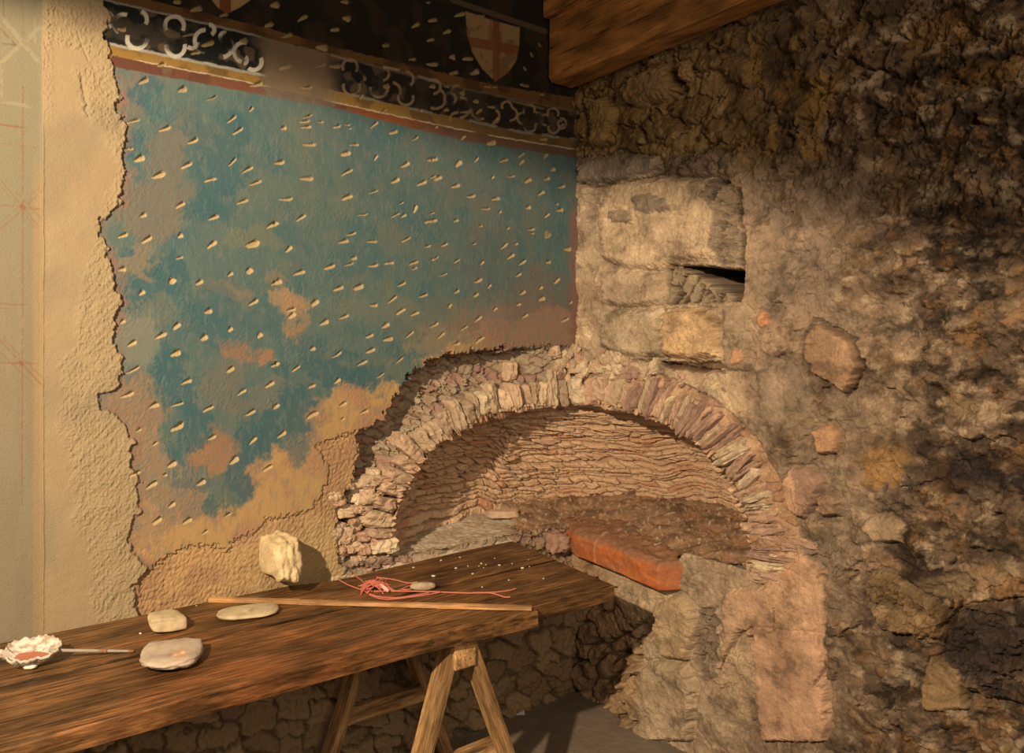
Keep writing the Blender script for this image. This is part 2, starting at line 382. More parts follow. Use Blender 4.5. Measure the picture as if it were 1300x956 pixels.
    bl = mix(bl, K(142,92,66), sm(14,4,733-U+nw*4)*sm(230,290,V)*.85)
    bl = mix(bl, K(150,106,78), sm(16,3,de)*(.5+.5*sm(-.2,.3,nb))*.8)
    bl = mix(bl, K(120,118,96), .35*sm(.15,.6,fbm(Sg*60,Zg*22,4,91)))
    # ---- painted border above
    top = [(100,-22),(140,-12),(240,12),(340,36),(426,60),(625,107),(740,126)]
    b1 = [(100,-9),(143,2),(341,49),(421,69),(557,106),(661,128),(740,144)]
    b2 = [(100,47),(147,57),(338,96),(429,116),(525,138),(583,150),(661,167),(740,178)]
    b3 = [(100,61),(181,78),(318,105),(434,132),(567,161),(640,175),(740,191)]
    b4 = [(100,76),(154,87),(169,90),(313,117),(400,133),(426,138),(588,179),(740,202)]
    y0, y1, y2, y3, y4 = [pl(U, b) for b in (top, b1, b2, b3, b4)]
    vv = V+nw*.8
    lost = sm(322, 350, U+nb*12)*sm(440, 405, U+nb*12)
    wear = sm(.0,.5,nb+.1)
    rb = mix(np.zeros_like(bl)+K(106,62,42), K(122,72,46), wear); rb = mix(rb, K(122,98,74), sm(.1,.5,fbm(Sg*14,Zg*14,3,95))*.5+lost*.8)
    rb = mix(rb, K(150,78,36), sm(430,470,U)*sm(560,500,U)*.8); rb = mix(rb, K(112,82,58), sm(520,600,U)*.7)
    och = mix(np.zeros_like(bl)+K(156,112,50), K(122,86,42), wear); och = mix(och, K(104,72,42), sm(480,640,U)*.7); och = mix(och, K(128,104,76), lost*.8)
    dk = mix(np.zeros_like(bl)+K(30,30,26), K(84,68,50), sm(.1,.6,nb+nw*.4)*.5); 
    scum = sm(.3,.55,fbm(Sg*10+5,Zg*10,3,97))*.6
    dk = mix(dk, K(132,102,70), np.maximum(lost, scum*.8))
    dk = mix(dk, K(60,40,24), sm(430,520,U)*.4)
    bo = mix(np.zeros_like(bl)+K(112,72,34), K(84,54,28), wear)
    bkf = mix(np.zeros_like(bl)+K(34,26,20), K(58,42,26), sm(.0,.5,nb)*.7)
    col_p = np.where((vv > y4)[..., None], bl, np.where((vv > y3)[..., None], rb, np.where((vv > y2)[..., None], och, np.where((vv > y1)[..., None], dk, np.where((vv > y0)[..., None], bo, bkf)))))
    col_p = mix(col_p, bl, sm(-1.5,1.5,vv-y4)*sm(3,1,np.abs(vv-y4)))
    pale = K(176,160,130); dim = .55+.45*sm(430,330,U)
    col_p = mix(col_p, pale, sm(2.4,1.2,np.abs(vv-y2-.5))*(1-lost)*(.85*sm(450,330,U)+.45*sm(.0,.3,nb+.1)))
    col_p = mix(col_p, K(150,132,110), sm(1.9,.8,np.abs(vv-y1))*(1-lost)*(.8*sm(430,330,U)+.2))
    col_p = mix(col_p, K(210,180,130), sm(1.2,.4,np.abs(vv-y3))*(1-lost)*sm(-.3,.1,fbm(Sg*5,Zg*2,2,99)+.1)*.9)
    def arc(cx, cy, r, a0, a1, c=pale, wd=1.7, a=.85):
        nonlocal col_p
        sel = (np.abs(U-cx) < r+8) & (np.abs(V-cy) < r+8)
        if not sel.any(): return
        u = U[sel]-cx; v = V[sel]-cy
        ang = np.degrees(np.arctan2(v, u)); ang = (ang-a0) % 360
        m = sm(wd+.6, wd-.6, np.abs(np.hypot(u, v)-r+nw[sel]*.5))*(ang < (a1-a0))*a*sm(.75,.2,np.abs(nb[sel])*.9)
        col_p[sel] = mix(col_p[sel], c, m)
    k = 5.909
    for (x, y, r, a0, a1) in [(255,150,78,-60,25),(260,290,75,0,200),(540,195,72,150,390),(550,350,70,-15,190),(775,305,82,95,270),(800,225,40,-90,60),(895,350,80,-70,80),(912,275,28,90,300),(1060,390,72,100,290),(1135,465,60,-30,130),(160,180,72,120,290),(20,150,60,-70,90),(670,300,60,20,120),(1060,450,26,-60,90)]:
        arc(130+x/k, y/k, r/k, a0, a1, K(214,190,150), wd=2.6, a=1.)
    k = 3.8235; pr = K(170,130,92); wa = 1.25
    for (x, y, r, a0, a1) in [(170,95,36,150,400),(178,190,40,-20,200),(205,150,36,-70,20),(310,200,42,0,190),(325,130,32,-80,80),(370,215,45,-80,20),(440,245,36,-20,200),(440,155,36,-90,50),(575,190,34,-130,90),(585,250,48,-60,120),(655,250,27,0,360),(690,215,30,150,290),(705,292,48,-90,90),(690,350,34,160,280),(800,310,40,60,200),(860,335,34,-60,90),
        (930,288,24,150,370),(950,325,31,-80,100),(1040,305,27,160,390),(1077,345,27,-100,110),(1043,382,27,-20,200),(1008,345,27,70,290),(1155,322,26,150,390),(1118,352,25,80,290),(1158,390,26,-20,200),(1192,370,26,-100,120),(1192,370,12,0,300)]:
        arc(400+x/k, 60+y/k, r/k, a0, a1, K(160,124,84), 1.4 if x > 900 else 1.7, .85)
    for seg, c, a in [([(421,70),(446,78)], K(160,120,80), .8), ([(488,85),(506,89)], K(170,140,105), .8), ([(531,97),(556,104)], K(165,130,95), .7), ([(645,127),(690,138)], K(140,110,60), .6), ([(574,0),(692,40)], K(92,66,44), .9)]:
        wd = 3.4 if a == .9 else 1.5
        col_p = mix(col_p, c, sm(wd+.6, wd-.6, sdline(U+nw*.6, V, seg))*a)
    sh = [(591,14),(626,26),(660,35),(659,60),(655,78),(645,92),(629,104),(612,87),(600,67),(593,45)]
    m = sm(-.8, .8, sdf(U, V, sh)); crossy = 52+(U-592)*.18
    shc = mix(np.zeros_like(bl)+K(150,110,62), K(124,86,46), sm(-.1,.5,nb+nw*.5))
    cr = np.maximum(sm(5.2,3.8,np.abs(U-630)), sm(7,5.5,np.abs(V-crossy)))
    shc = mix(shc, K(122,62,32), cr*.8); col_p = mix(col_p, shc, m)
    sh2 = [(262,-20),(325,-12),(318,0),(305,9),(287,18),(275,8),(266,-4)]
    m = sm(-.8, .8, sdf(U, V, sh2)); shc = mix(np.zeros_like(bl)+K(168,128,72), K(126,62,34), sm(8,6.5,np.abs(U-286)))
    col_p = mix(col_p, shc, m)
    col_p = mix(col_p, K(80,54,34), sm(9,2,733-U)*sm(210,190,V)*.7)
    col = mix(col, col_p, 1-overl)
    col = mix(col, K(150,108,84), sm(26,6,np.abs(V-22-(U-80)*.1))*sm(80,105,U)*overl*.3*sm(0,10,V))
    # arriccio patch
    low = mix(np.zeros_like(col)+K(198,146,90), K(180,130,82), sm(-.3,.3,nb)); low = mix(low, K(206,168,104), sm(640,700,V)*sm(250,400,U)*.5)
    col = mix(col, low, lowm*.8)
    # masonry
    rc = mix(np.zeros_like(col)+K(170,134,94), K(190,150,110), fid); rc = mix(rc, K(168,112,84), (fid > .7)*.6); rc = mix(rc, K(120,88,58), sm(.2,.02,f2-f1)*.7)
    rc = mix(rc, K(196,168,120), sm(.2,.6,nw)*.5)
    col = mix(col, rc, gm)
    uc = mix(np.zeros_like(col)+K(150,112,72), K(180,138,90), fidb); uc = mix(uc, K(80,58,38), sm(.15,.02,f2b-f1b)*.7)
    col = mix(col, uc, um)
    # --- pick marks
    T = [((150,90),6.375,[(200,85,95,50,25),(515,155,80,60,20),(750,228,105,18,25),(1075,312,50,25,50),(112,410,120,25,18),(370,472,110,35,20),(915,395,100,28,38),(965,490,105,26,35),(600,573,105,38,27),(85,630,70,25,0),(165,715,100,60,25),(550,768,105,35,28),(320,850,125,55,22),(920,745,95,22,48),(1040,803,110,28,30),(743,882,105,28,15),(1105,910,115,30,20),(1112,115,110,40,15)]),
     ((350,90),6.375,[(240,137,110,30,5),(690,210,45,25,50),(870,328,60,18,35),(1175,325,25,30,80),(250,372,95,16,18),(230,412,90,22,8),(240,455,95,26,8),(355,413,60,12,0),(60,465,50,40,20),(492,452,65,25,15),(575,437,50,20,0),(592,465,40,14,0),(795,440,85,25,42),(950,498,75,35,20),(1125,550,65,18,32),(265,600,115,32,2),(630,597,85,22,5),(562,672,85,40,18),(810,708,55,25,60),(25,745,90,42,10),(1045,765,85,35,30),(1255,720,60,35,10),(570,825,115,28,28),(245,873,115,42,3),(965,893,80,40,30),(1180,912,85,30,25),(1270,860,50,22,20)]),
     ((550,90),6.375,[(22,458,28,20,45),(240,543,50,28,45),(470,583,80,45,15),(350,722,55,25,50),(200,755,70,50,50),(565,727,75,26,20),(710,685,65,18,32),(712,742,55,28,45),(910,692,50,26,45),(12,720,50,35,30),(35,870,70,35,25),(965,800,45,40,30),(480,865,30,25,60),(625,855,70,18,2),(765,890,60,35,30),(918,873,55,30,20),(175,935,80,38,20),(1035,940,60,30,15),(440,130,60,20,-5),(495,133,45,20,10),(745,112,60,15,-10),(108,122,45,35,10),(236,180,42,42,0),(342,248,45,40,10),(105,315,45,35,20),(250,335,75,25,5),(370,330,60,25,40),(468,293,70,28,0),(515,393,60,20,30),(880,192,35,25,0),(165,20,65,30,15),(325,20,60,40,20),(1140,270,60,18,-60),(890,555,70,25,5)]),
     ((150,240),6.375,[(500,132,85,32,28),(1000,105,105,28,20),(765,235,105,38,22),(755,455,100,45,38),(1085,450,120,60,18),(1240,295,100,45,30),(200,215,60,45,30),(35,380,90,40,25),(230,415,100,35,30),(500,382,45,45,40),(492,558,65,25,22),(30,650,65,45,15),(437,748,55,62,60),(190,842,60,50,45),(652,757,75,45,28),(905,692,55,35,40),(1060,665,60,60,45),(1258,765,50,30,35),(1090,922,100,35,32)]),
     ((350,240),6.375,[(75,85,120,32,3),(575,70,95,38,22),(785,25,85,16,18),(700,210,85,18,12),(1015,115,40,16,20),(1128,165,70,28,68),(965,215,85,20,28),(1032,220,50,28,35),(200,237,95,32,35),(5,280,25,45,80),(605,368,90,25,15),(545,425,90,35,15),(775,425,90,28,2),(1052,412,85,16,28),(1222,465,65,18,18),(103,490,75,42,45),(1262,197,50,16,12),(1245,262,95,30,15),(630,560,50,40,15),(590,613,85,16,18),(785,623,90,28,10),(913,600,80,25,10),(1112,600,85,25,22),(1118,643,55,18,22),(1265,575,30,20,20),(432,635,100,35,20),(185,680,105,42,20),(15,755,70,55,30),(503,808,95,38,22),(668,798,90,45,22),(1015,775,80,25,28),(1188,865,85,22,18),(940,898,100,25,38),(315,925,75,45,40),(790,942,70,35,5)]),
     ((550,240),6.375,[(300,62,80,30,12),(500,80,75,35,10),(872,35,60,28,35),(420,163,80,22,3),(540,190,28,22,30),(765,152,45,38,20),(1000,122,25,22,0),(1022,170,60,35,15),(918,218,55,25,42),(15,258,35,25,30),(183,258,40,22,25),(378,298,40,20,0),(605,322,28,20,35),(790,327,60,22,10),(800,358,30,18,0),(920,365,60,60,-60),(88,453,60,25,28),(328,447,38,10,30),(672,445,28,22,30),(572,465,75,25,40),(1085,487,60,45,0),(22,560,50,12,38),(188,586,60,14,28),(393,603,45,24,50),(625,550,75,28,35),(718,600,75,25,32),(928,592,40,30,10),(78,695,75,14,22),(688,700,60,22,32),(362,745,75,32,25),(1000,747,65,25,45),(452,790,45,22,50),(870,800,35,32,45),(188,832,50,28,30),(345,860,50,30,35),(722,843,60,28,32),(875,890,55,45,25),(1112,920,30,22,30),(690,935,35,25,20),(130,945,40,22,25)]),
     ((150,390),6.375,[(725,35,70,48,18),(32,118,50,40,35),(470,158,75,42,40),(340,235,110,42,28),(108,300,90,40,32),(692,252,68,55,35),(905,182,45,38,45),(1142,232,55,50,50),(460,380,95,60,25),(115,515,130,24,27),(905,508,75,38,30),(548,605,95,40,25),(1222,630,95,38,33),(995,692,90,32,33),(1260,470,60,25,25),(65,718,130,35,20),(285,800,90,48,25),(472,790,115,25,18),(725,825,100,28,28),(1063,862,105,30,30),(1268,810,40,40,60),(500,945,60,28,10)]),
     ((350,390),6.375,[(130,70,70,42,40),(120,25,80,35,15),(390,130,85,42,28),(548,82,95,28,22),(1010,35,90,28,32),(1120,55,80,28,25),(885,152,75,42,32),(1258,158,50,14,25),(758,237,75,28,25),(903,260,90,42,15),(1080,228,90,20,45),(295,338,50,40,35),(765,355,85,30,28),(492,390,100,22,32),(695,455,100,30,30),(1000,432,80,15,42),(160,500,85,20,38),(845,557,80,14,35),(495,602,70,35,40),(12,462,35,40,70),(290,640,65,30,22),(540,790,70,35,30),(715,850,75,30,25),(12,800,40,35,60),(292,875,110,38,30),(540,905,30,20,20)]),
     ((550,390),6.375,[(500,18,40,25,50),(360,100,80,24,38),(742,75,55,22,32),(20,142,50,22,38),(245,175,80,14,35),(60,233,80,22,38),(1065,105,70,22,25),(185,300,65,28,20),(370,270,100,26,35),(125,3,30,15,10)]),
     ((150,540),6.375,[(470,22,120,42,25),(165,42,50,20,30),(755,105,80,32,28),(1085,130,90,30,48),(300,150,50,20,40),(430,322,90,50,32),(935,290,95,50,40),(375,402,40,28,15),(1205,350,95,28,32),(265,490,115,40,32),(668,468,85,50,32),(432,650,70,42,38),(312,780,95,40,35),(552,778,95,38,32),(700,870,60,22,32),(880,733,75,22,28),(130,395,110,25,22)]),
     ((350,540),6.375,[(45,80,95,32,38)]),
     ((240,0),5.,[(542,32,60,50,10),(718,118,75,28,30),(505,158,60,30,15),(622,228,70,30,20),(998,118,55,45,-10),(985,12,55,30,0),(925,188,60,28,5),(840,303,80,50,0),(835,418,75,22,22),(925,422,80,30,0),(605,425,80,35,15),(42,60,80,40,15),(218,98,60,25,15),(345,258,50,45,0),(118,280,85,35,20),(38,335,65,30,15),(1250,290,40,20,20)]),
     ((480,0),5.,[(515,95,75,30,20),(345,130,60,25,10),(235,165,60,25,30),(435,203,55,28,22),(330,255,50,25,15),(45,285,40,20,10),(215,378,50,20,5),(340,410,80,30,0),(470,362,40,40,0),(568,373,70,25,5),(655,100,45,15,-5),(480,463,60,30,10),(612,460,60,38,15),(930,540,60,20,-10),(975,345,35,15,-60),(1025,283,30,12,-60),(932,435,30,15,-60),(52,548,45,35,10),(343,548,40,35,10),(435,545,38,30,0),(535,585,38,28,0),(318,15,25,15,0)]),
     ((130,0),5.909,[(140,220,70,40,0),(640,262,95,20,12),(440,485,70,35,20),(560,15,60,40,10)])]
    nk = 0
    for (ox, oy), k, L in T:
        for (tx, ty, ln, wd, an) in L:
            nk += 1
            cx = ox+tx/k; cy = oy+ty/k; a = ln/k*.5+.2; b = max(wd/k*.54, 1.25)+.25
            cols_ = np.where(np.abs(Uc-cx) < a+6)[0]
            if len(cols_) == 0: continue
            c0, c1 = cols_[0], cols_[-1]+1
            rows = np.where(np.abs(V[:, (c0+c1)//2]-cy) < a+10)[0]; r0, r1 = rows[0], rows[-1]+1
            sl = (slice(r0, r1), slice(c0, c1))
            th = math.radians(an); u = U[sl]-cx; v = -(V[sl]-cy)
            p = u*math.cos(th)+v*math.sin(th); q = -u*math.sin(th)+v*math.cos(th)
            q = q+nw[sl]*.5
            q = q-(.04*(nk % 5)-.07)*p*p/(a+1)
            t = (p+a)/(2*a)
            fat = .14+.86*np.clip(t, 0, 1)**.8 if (nk % 4) else .5+.5*np.clip(t, 0, 1)
            half = b*fat*np.sqrt(np.clip(1-np.clip((t-.72)/.3, 0, 1)**2, 0, 1))*sm(-.02, .18, t)
            e = half-np.abs(q)
            m = sm(-.35, .5, e)*(half > .05)*(1-gm[sl])
            prof = np.clip((q+half)/(2*half+.01), 0, 1)
            H[sl] -= m*(.001+.017*np.clip(t, 0, 1)*prof)
            cc = mix(np.zeros(u.shape+(3,))+K(212,172,110), K(182,138,84), prof*.9)
            if cy < 150: cc = cc*.80
            col[sl] = mix(col[sl], cc, m*.95)
    keep = ~((Zg > ZF+.01) & (Zg < arch_z(Sg)-.012) & (Sg < WI))
    H *= 1-far
    vx = C0[0]-Sg*UX+H*VX; vy = C0[1]-Sg*UY+H*VY
    verts = np.stack([vx, vy, Zg], -1).reshape(-1, 3)
    q = grid_quads(len(z), len(s), keep, flip=True)
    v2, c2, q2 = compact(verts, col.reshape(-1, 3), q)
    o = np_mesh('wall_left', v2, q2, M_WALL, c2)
    tag(o, 'painted wall with worn blue field, pick marks and tracery border left of corner', kind='structure')
build_left()

# ------------------------------------------------------------------ STONE WALL
def build_right():
    K = lambda r, g, b: K0(r, g, b, 1.12)
    Uc = np.concatenate([np.arange(731.5, 1320, .85), np.linspace(1340, 2600, 26)])
    t = right_t(Uc); t[0] = -.03
    z = np.concatenate([np.arange(0, 3.0, .0029), np.linspace(3.02, 3.35, 8)])
    Tg, Zg = np.meshgrid(t, z)
    Y = C0[1]+Tg*VY; X = C0[0]+Tg*VX
    U = CX+F*X/Y; V = CY-F*(Zg-EYE)/Y
    nb = fbm(Tg*7, Zg*7, 5, 101); nw = fbm(Tg*28, Zg*28, 4, 103); nf = fbm(Tg*90, Zg*90, 3, 105); nl = fbm(Tg*2.5, Zg*2.5, 4, 107)
    rid = 1-np.abs(fbm(Tg*12, Zg*14, 4, 109))*1.6
    wu = U+nb*7+nw*4; wv = V+fbm(Tg*7+9, Zg*7, 5, 111)*8+nw*3
    # relief
    f1, f2, fid = worley(Tg*7.5+nb*.35, Zg*9.5+nw*.25, 121); cell = sm(.02,.28,f2-f1)
    upz = sm(212, 180, V)                      # rubble above the dressed blocks
    F1, D1, I1 = facet(Tg*10+nb*.35, Zg*11+nw*.12, 127); F2, D2, I2 = facet(Tg*27+nw*.35, Zg*30+nf*.15, 128); F3, D3, I3 = facet(Tg*64+nf*.3, Zg*70, 129)
    ms = fbm(Tg*6+3, Zg*6, 6, 130, .62)
    patch = sm(-.25, .35, fbm(Tg*4+8, Zg*4, 4, 132, .6))
    H = .010*nb+.006*ms+(.010*F1+.006*F2*patch+.0022*F3)-.004*sm(.08,0,D2)*patch
    H += upz*(cell*.022*(.35+fid)-.010)
    rr = sm(940, 1010, U)
    H += rr*(.018*nl+.010*rid*sm(1040,1200,U)+.014*F1+.006*F2)
    g1, g2, gid = worley(Tg*5+nb*.5+3, Zg*6+nb*.5, 125)
    H += sm(1060,1160,U)*(.028*sm(0,.35,g2-g1)*(gid)-.01)
    col = np.zeros(U.shape+(3,))+K(172,136,98)
    col = mix(col, K(196,160,114), sm(-.3,.5,nb)*.8)
    col = mix(col, K(140,112,84), sm(.0,.6,nl)*.5)
    col = mix(col, K(204,172,124), sm(.25,.6,nw)*.5)
    mid = sm(930, 975, U)
    col = mix(col, mix(np.zeros_like(col)+K(142,116,88), K(164,130,96), sm(-.2,.4,nb)), mid*.85)
    col = mix(col, K(112,88,64), mid*sm(.0,.4,nw+nl*.5)*.6)
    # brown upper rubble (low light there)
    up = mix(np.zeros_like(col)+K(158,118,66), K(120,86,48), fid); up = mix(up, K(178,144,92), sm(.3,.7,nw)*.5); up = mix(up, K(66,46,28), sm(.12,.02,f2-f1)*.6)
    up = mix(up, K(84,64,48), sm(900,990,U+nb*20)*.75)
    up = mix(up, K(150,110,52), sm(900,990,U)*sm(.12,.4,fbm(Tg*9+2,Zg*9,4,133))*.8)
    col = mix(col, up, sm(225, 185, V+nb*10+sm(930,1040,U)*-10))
    # soot and lichen on the right
    soot = sm(1010, 1210, U+nb*50+nl*70)
    col = mix(col, K(92,70,48), soot*.7)
    col = mix(col, K(100,78,56), sm(960,1080,U+nl*60)*.35)
    col = mix(col, K(44,34,26), soot*sm(-.10,.35,fbm(Tg*7,Zg*10,6,131,.62))*.9)
    col = mix(col, K(142,100,58), soot*sm(-.05,.55,fbm(Tg*8+5,Zg*9,6,135,.6))*.6)
    col = mix(col, K(176,146,108), sm(1000,1100,U)*sm(.1,.7,fbm(Tg*14+5,Zg*16,5,137,.6))*.55)
    col = mix(col, K(60,46,34), sm(1000,1200,U)*sm(.1,.55,fbm(Tg*20,Zg*24,5,139,.6))*.7)
    def ell(x, y, rx, ry, c, a, an=0, h=0.):
        nonlocal col, H
        th = math.radians(an); du = wu-x; dv = wv-y
        p = (du*math.cos(th)-dv*math.sin(th))/rx; q = (du*math.sin(th)+dv*math.cos(th))/ry
        m = sm(1.35,.55,np.hypot(p, q)+.25*nw)
        col = mix(col, c, m*a*.9); H = H+h*m
    blk = K(38,30,26)
    for a in [(1225,600,75,30,blk,.9,-8,-.01),(1150,640,40,16,blk,.6,40),(1250,815,75,46,blk,.85,-10,-.02),(1165,560,30,18,blk,.7),(1150,705,50,16,K(52,38,32),.8,-35,-.012),(1290,690,50,40,K(80,62,44),.5),(1215,85,95,12,K(34,24,18),.85,12,-.02),(1265,140,60,12,K(40,30,22),.8,8,-.012),
        (985,72,22,30,K(52,36,28),.85,0,-.008),(1120,150,24,14,K(50,34,24),.7,0,-.01),(1010,120,20,44,K(64,44,28),.6,25,-.01),(1140,360,30,20,blk,.6),(1170,410,60,10,blk,.55,10),(1245,345,20,26,blk,.5),(1190,300,60,14,blk,.35),(1270,440,30,20,blk,.5),(1265,275,34,20,blk,.65),
        (1040,120,26,30,K(150,108,48),.7),(1205,35,50,24,K(132,92,40),.55),(1250,95,50,16,K(140,98,44),.5),(935,125,14,40,K(60,42,28),.5),(1245,520,50,14,K(150,122,84),.5,-10),(1225,735,70,14,K(150,120,82),.5,10),(1240,240,40,10,K(160,124,86),.5,-15),(1085,250,40,60,K(128,102,78),.5),(1010,330,50,70,K(132,108,84),.5),(1120,590,34,24,K(168,118,56),.6,25),(1050,640,20,60,K(160,132,98),.4)]:
        ell(*a)
    def stone(poly, h, c, edge=6, rough=1., crack=.0, cm=.8, tilt=0):
        nonlocal col, H
        P = np.array(poly); x0, y0 = P.min(0)-30; x1, y1 = P.max(0)+30
        ci = np.where((Uc > x0) & (Uc < x1))[0]
        sl = (slice(None), slice(ci[0], ci[-1]+1))
        sub = (V[sl] > y0) & (V[sl] < y1); ri = np.where(sub.any(1))[0]
        sl = (slice(ri[0], ri[-1]+1), sl[1])
        d = sdf(U[sl]+nw[sl]*3+nf[sl]*1, V[sl]+nb[sl]*2+nf[sl]*1.5, poly)
        m = sm(-1.5, edge, d)
        base = H[sl]
        H[sl] = base*(1-m*(.85 if rough < 2.5 else .15))+m*(h+tilt*(U[sl]-P[:, 0].mean())/50)+m*rough*(.0022*nw[sl]+.0030*F2[sl]+.0016*F3[sl]+.003*ms[sl])
        if crack: H[sl] -= crack*np.exp(-((d+1.)/2.2)**2)
        if c is not None:
            cc = mix(np.zeros(d.shape+(3,))+c, c*1.22, sm(0,.5,nw[sl]+nb[sl])*.6); cc = mix(cc, c*.75, sm(.1,.6,-nb[sl]-nw[sl]*.4)*.6)
            col[sl] = mix(col[sl], cc, sm(-1, 2, d)*cm)
    g = K(150,124,96)
    stone([(736,202),(790,196),(836,198),(842,214),(800,226),(770,231),(737,234)], .022, g, 7, 1, .012)
    stone([(850,198),(900,192),(925,196),(928,222),(880,226),(848,222)], .012, K(140,108,78), 8, 3, .006)
    stone([(762,232),(800,230),(845,226),(905,224),(925,236),(936,262),(932,300),(905,330),(858,332),(845,345),(800,342),(764,330),(758,280)], .030, K(196,158,112), 9, 1.2, .008)
    stone([(808,250),(830,246),(852,252),(858,268),(828,273),(812,268)], .040, K(128,104,80), 6)
    stone([(779,268),(800,266),(812,276),(806,284),(782,284)], .044, K(142,116,84), 4, 1, .004)
    stone([(905,225),(925,228),(938,245),(936,290),(942,300),(942,336),(912,338),(903,310),(910,270),(893,250)], -.018, K(128,104,78), 7, 7)
    stone([(764,345),(842,345),(844,386),(800,390),(762,386)], .022, K(178,144,104), 8, 1, .004)
    stone([(762,392),(841,391),(842,452),(812,456),(786,451),(762,440)], .030, K(182,150,108), 9, 1, .010)
    stone([(843,396),(870,390),(906,392),(914,425),(914,454),(880,458),(843,452)], .045, K(200,154,100), 9, 1.6, .012)
    stone([(918,388),(948,386),(956,402),(952,470),(922,470),(916,430)], .012, K(150,122,90), 6, 1, .006)
    stone([(832,457),(880,459),(916,458),(922,468),(900,474),(850,470)], -.035, K(96,66,40), 4, 1)  # recess under the ochre block, its shadow put into the darker colour
    stone([(963,397),(976,395),(979,408),(972,418),(964,413)], .016, K(196,134,86), 2, .3, .002, 1)
    stone([(931,446),(944,443),(949,452),(942,461),(930,462)], .018, K(200,142,92), 2, .3, .002, 1)
    stone([(1022,432),(1040,408),(1060,418),(1082,432),(1093,465),(1086,485),(1072,500),(1055,486),(1034,474),(1026,455)], .030, K(164,122,84), 5, .6, .018, .7)
    stone([(1032,545),(1058,535),(1068,552),(1064,576),(1040,577)], .028, K(186,136,92), 5, .8, .008)
    stone([(1006,592),(1030,590),(1048,612),(1036,648),(1020,660),(1000,650),(993,636),(1000,610)], .030, K(158,118,90), 7, .8, .006)
    stone([(994,640),(1000,606),(1008,594),(1018,625),(1018,655)], .028, K(194,146,104), 4, .4, 0, .8)
    stone([(1038,636),(1052,620),(1066,632),(1064,655),(1040,656)], .026, K(168,128,92), 5, .8, .006)
    stone([(960,470),(1010,455),(1030,475),(1035,520),(1010,545),(965,540)], .010, K(150,124,94), 8, 1, .003, .5)
    stone([(918,752),(940,748),(968,745),(1000,716),(1020,700),(1046,725),(1048,775),(1052,867),(1054,940),(965,940),(962,870),(956,812),(940,800),(930,830),(916,862)], .020, K(192,146,104), 6, .35, .005, .85)
    stone([(957,797),(975,796),(1010,800),(1046,804),(1052,940),(968,940),(960,850)], .026, K(186,140,102), 5, .35, .006, .8)
    stone([(836,764),(866,752),(884,770),(888,800),(876,838),(846,836),(832,812)], .040, K(186,148,100), 8, 1.2, .010)
    stone([(790,866),(806,842),(836,838),(874,842),(886,870),(880,940),(788,940)], .040, K(180,146,104), 8, 1.2, .010)
    stone([(888,772),(912,768),(912,860),(890,866),(880,838)], -.02, K(130,104,76), 6, 5)
    stone([(1100,730),(1118,722),(1150,736),(1190,760),(1208,776),(1196,812),(1160,806),(1120,800),(1100,770)], .026, K(140,106,62), 8, 3, .010, .45)
    stone([(1215,780),(1235,766),(1300,760),(1330,800),(1320,900),(1230,880),(1196,838)], .030, K(56,44,36), 10, 3, .014, .6)
    stone([(1100,655),(1130,650),(1150,668),(1148,690),(1110,690),(1095,672)], .02, K(176,142,100), 7, 1, .006, .6)
    stone([(1170,866),(1180,838),(1200,830),(1224,850),(1230,900),(1175,900)], .03, K(150,116,74), 7, 1, .01, .6)
    stone([(792,118),(800,100),(824,90),(846,80),(860,98),(862,116),(848,126),(818,138),(796,132)], .05, K(150,112,66), 10, 1.5, .012, .7)
    stone([(862,80),(876,76),(884,90),(876,104),(864,100)], .045, K(150,110,64), 6, 1, .01, .6)
    stone([(746,130),(770,122),(784,140),(780,180),(752,188)], .04, K(158,118,62), 8, 1.5, .01, .6)
    # hole broken through a block
    hole = [(844,345),(850,336),(860,336),(896,338),(925,341),(944,342),(943,360),(940,383),(900,384),(870,386),(846,388)]
    d = sdf(U+nw*2, V+nf*2, hole); m = sm(-1.2, 1.6, d)
    dep = -.045-.45*sm(-3, 4, (U-862)*.60-(V-338)+nw*5)*sm(852,862,U)
    h1, h2, hid = worley(Tg*19+nw*.5, Zg*13+nw*.4, 141)
    H = H*(1-m)+m*(dep+.030*sm(0,.3,h2-h1)*(hid+.2)+.012*F2)
    col = mix(col, mix(np.zeros_like(col)+K(150,122,88), K(90,68,46), sm(.25,.03,h2-h1)), m)
    for pts, w_, dd in [([(936,240),(940,262),(938,280),(942,300),(943,336)], 3.0, .2),([(735,231),(752,236),(768,236),(800,230),(842,219)], 1.8, .03),([(775,452),(800,458),(830,459),(880,468),(920,473)], 2.0, .03),([(955,797),(938,805),(926,828),(914,852)], 1.4, .02),([(1082,432),(1090,446),(1094,466),(1090,478),(1080,494),(1070,503)], 2.0, .02),
                        ([(1033,405),(1046,412),(1060,420),(1078,430)], 2.2,.016),([(985,772),(984,800)],1.2,.01),([(1070,725),(1086,728),(1074,742)],1.6,.02),([(860,66),(862,100),(868,110),(858,120)],2.2,.03),([(1050,140),(1052,160),(1046,178)],2,.02),([(1172,150),(1178,176)],2,.015),([(1196,800),(1204,780),(1216,762)],2,.02),([(1010,620),(1018,660)],1,.0),([(1040,866),(1052,845)],1.5,.015)]:
        l = sdline(U+nw*3, V+nf*2, pts); H -= dd*sm(w_+1.2, .2, l)
        col = mix(col, K(80,60,42), sm(w_+.5,.3,l)*.5)
    # ring zone bed: set back a little so that the arch stones read
    rz = Zg-arch_z(Tg)
    ringz = sm(-.02,.0,Zg-arch_z(Tg,WI-.02,HI-.02))*sm(.0,-.02,Zg-arch_z(Tg,1.13,.75))*sm(.74,.80,Zg)
    H = H*(1-ringz*.8)-ringz*.020*sm(1030,920,U)
    b1_, b2_, bid = worley(Tg*20, Zg*28, 143)
    H += ringz*(.012*bid*sm(0,.25,b2_-b1_))
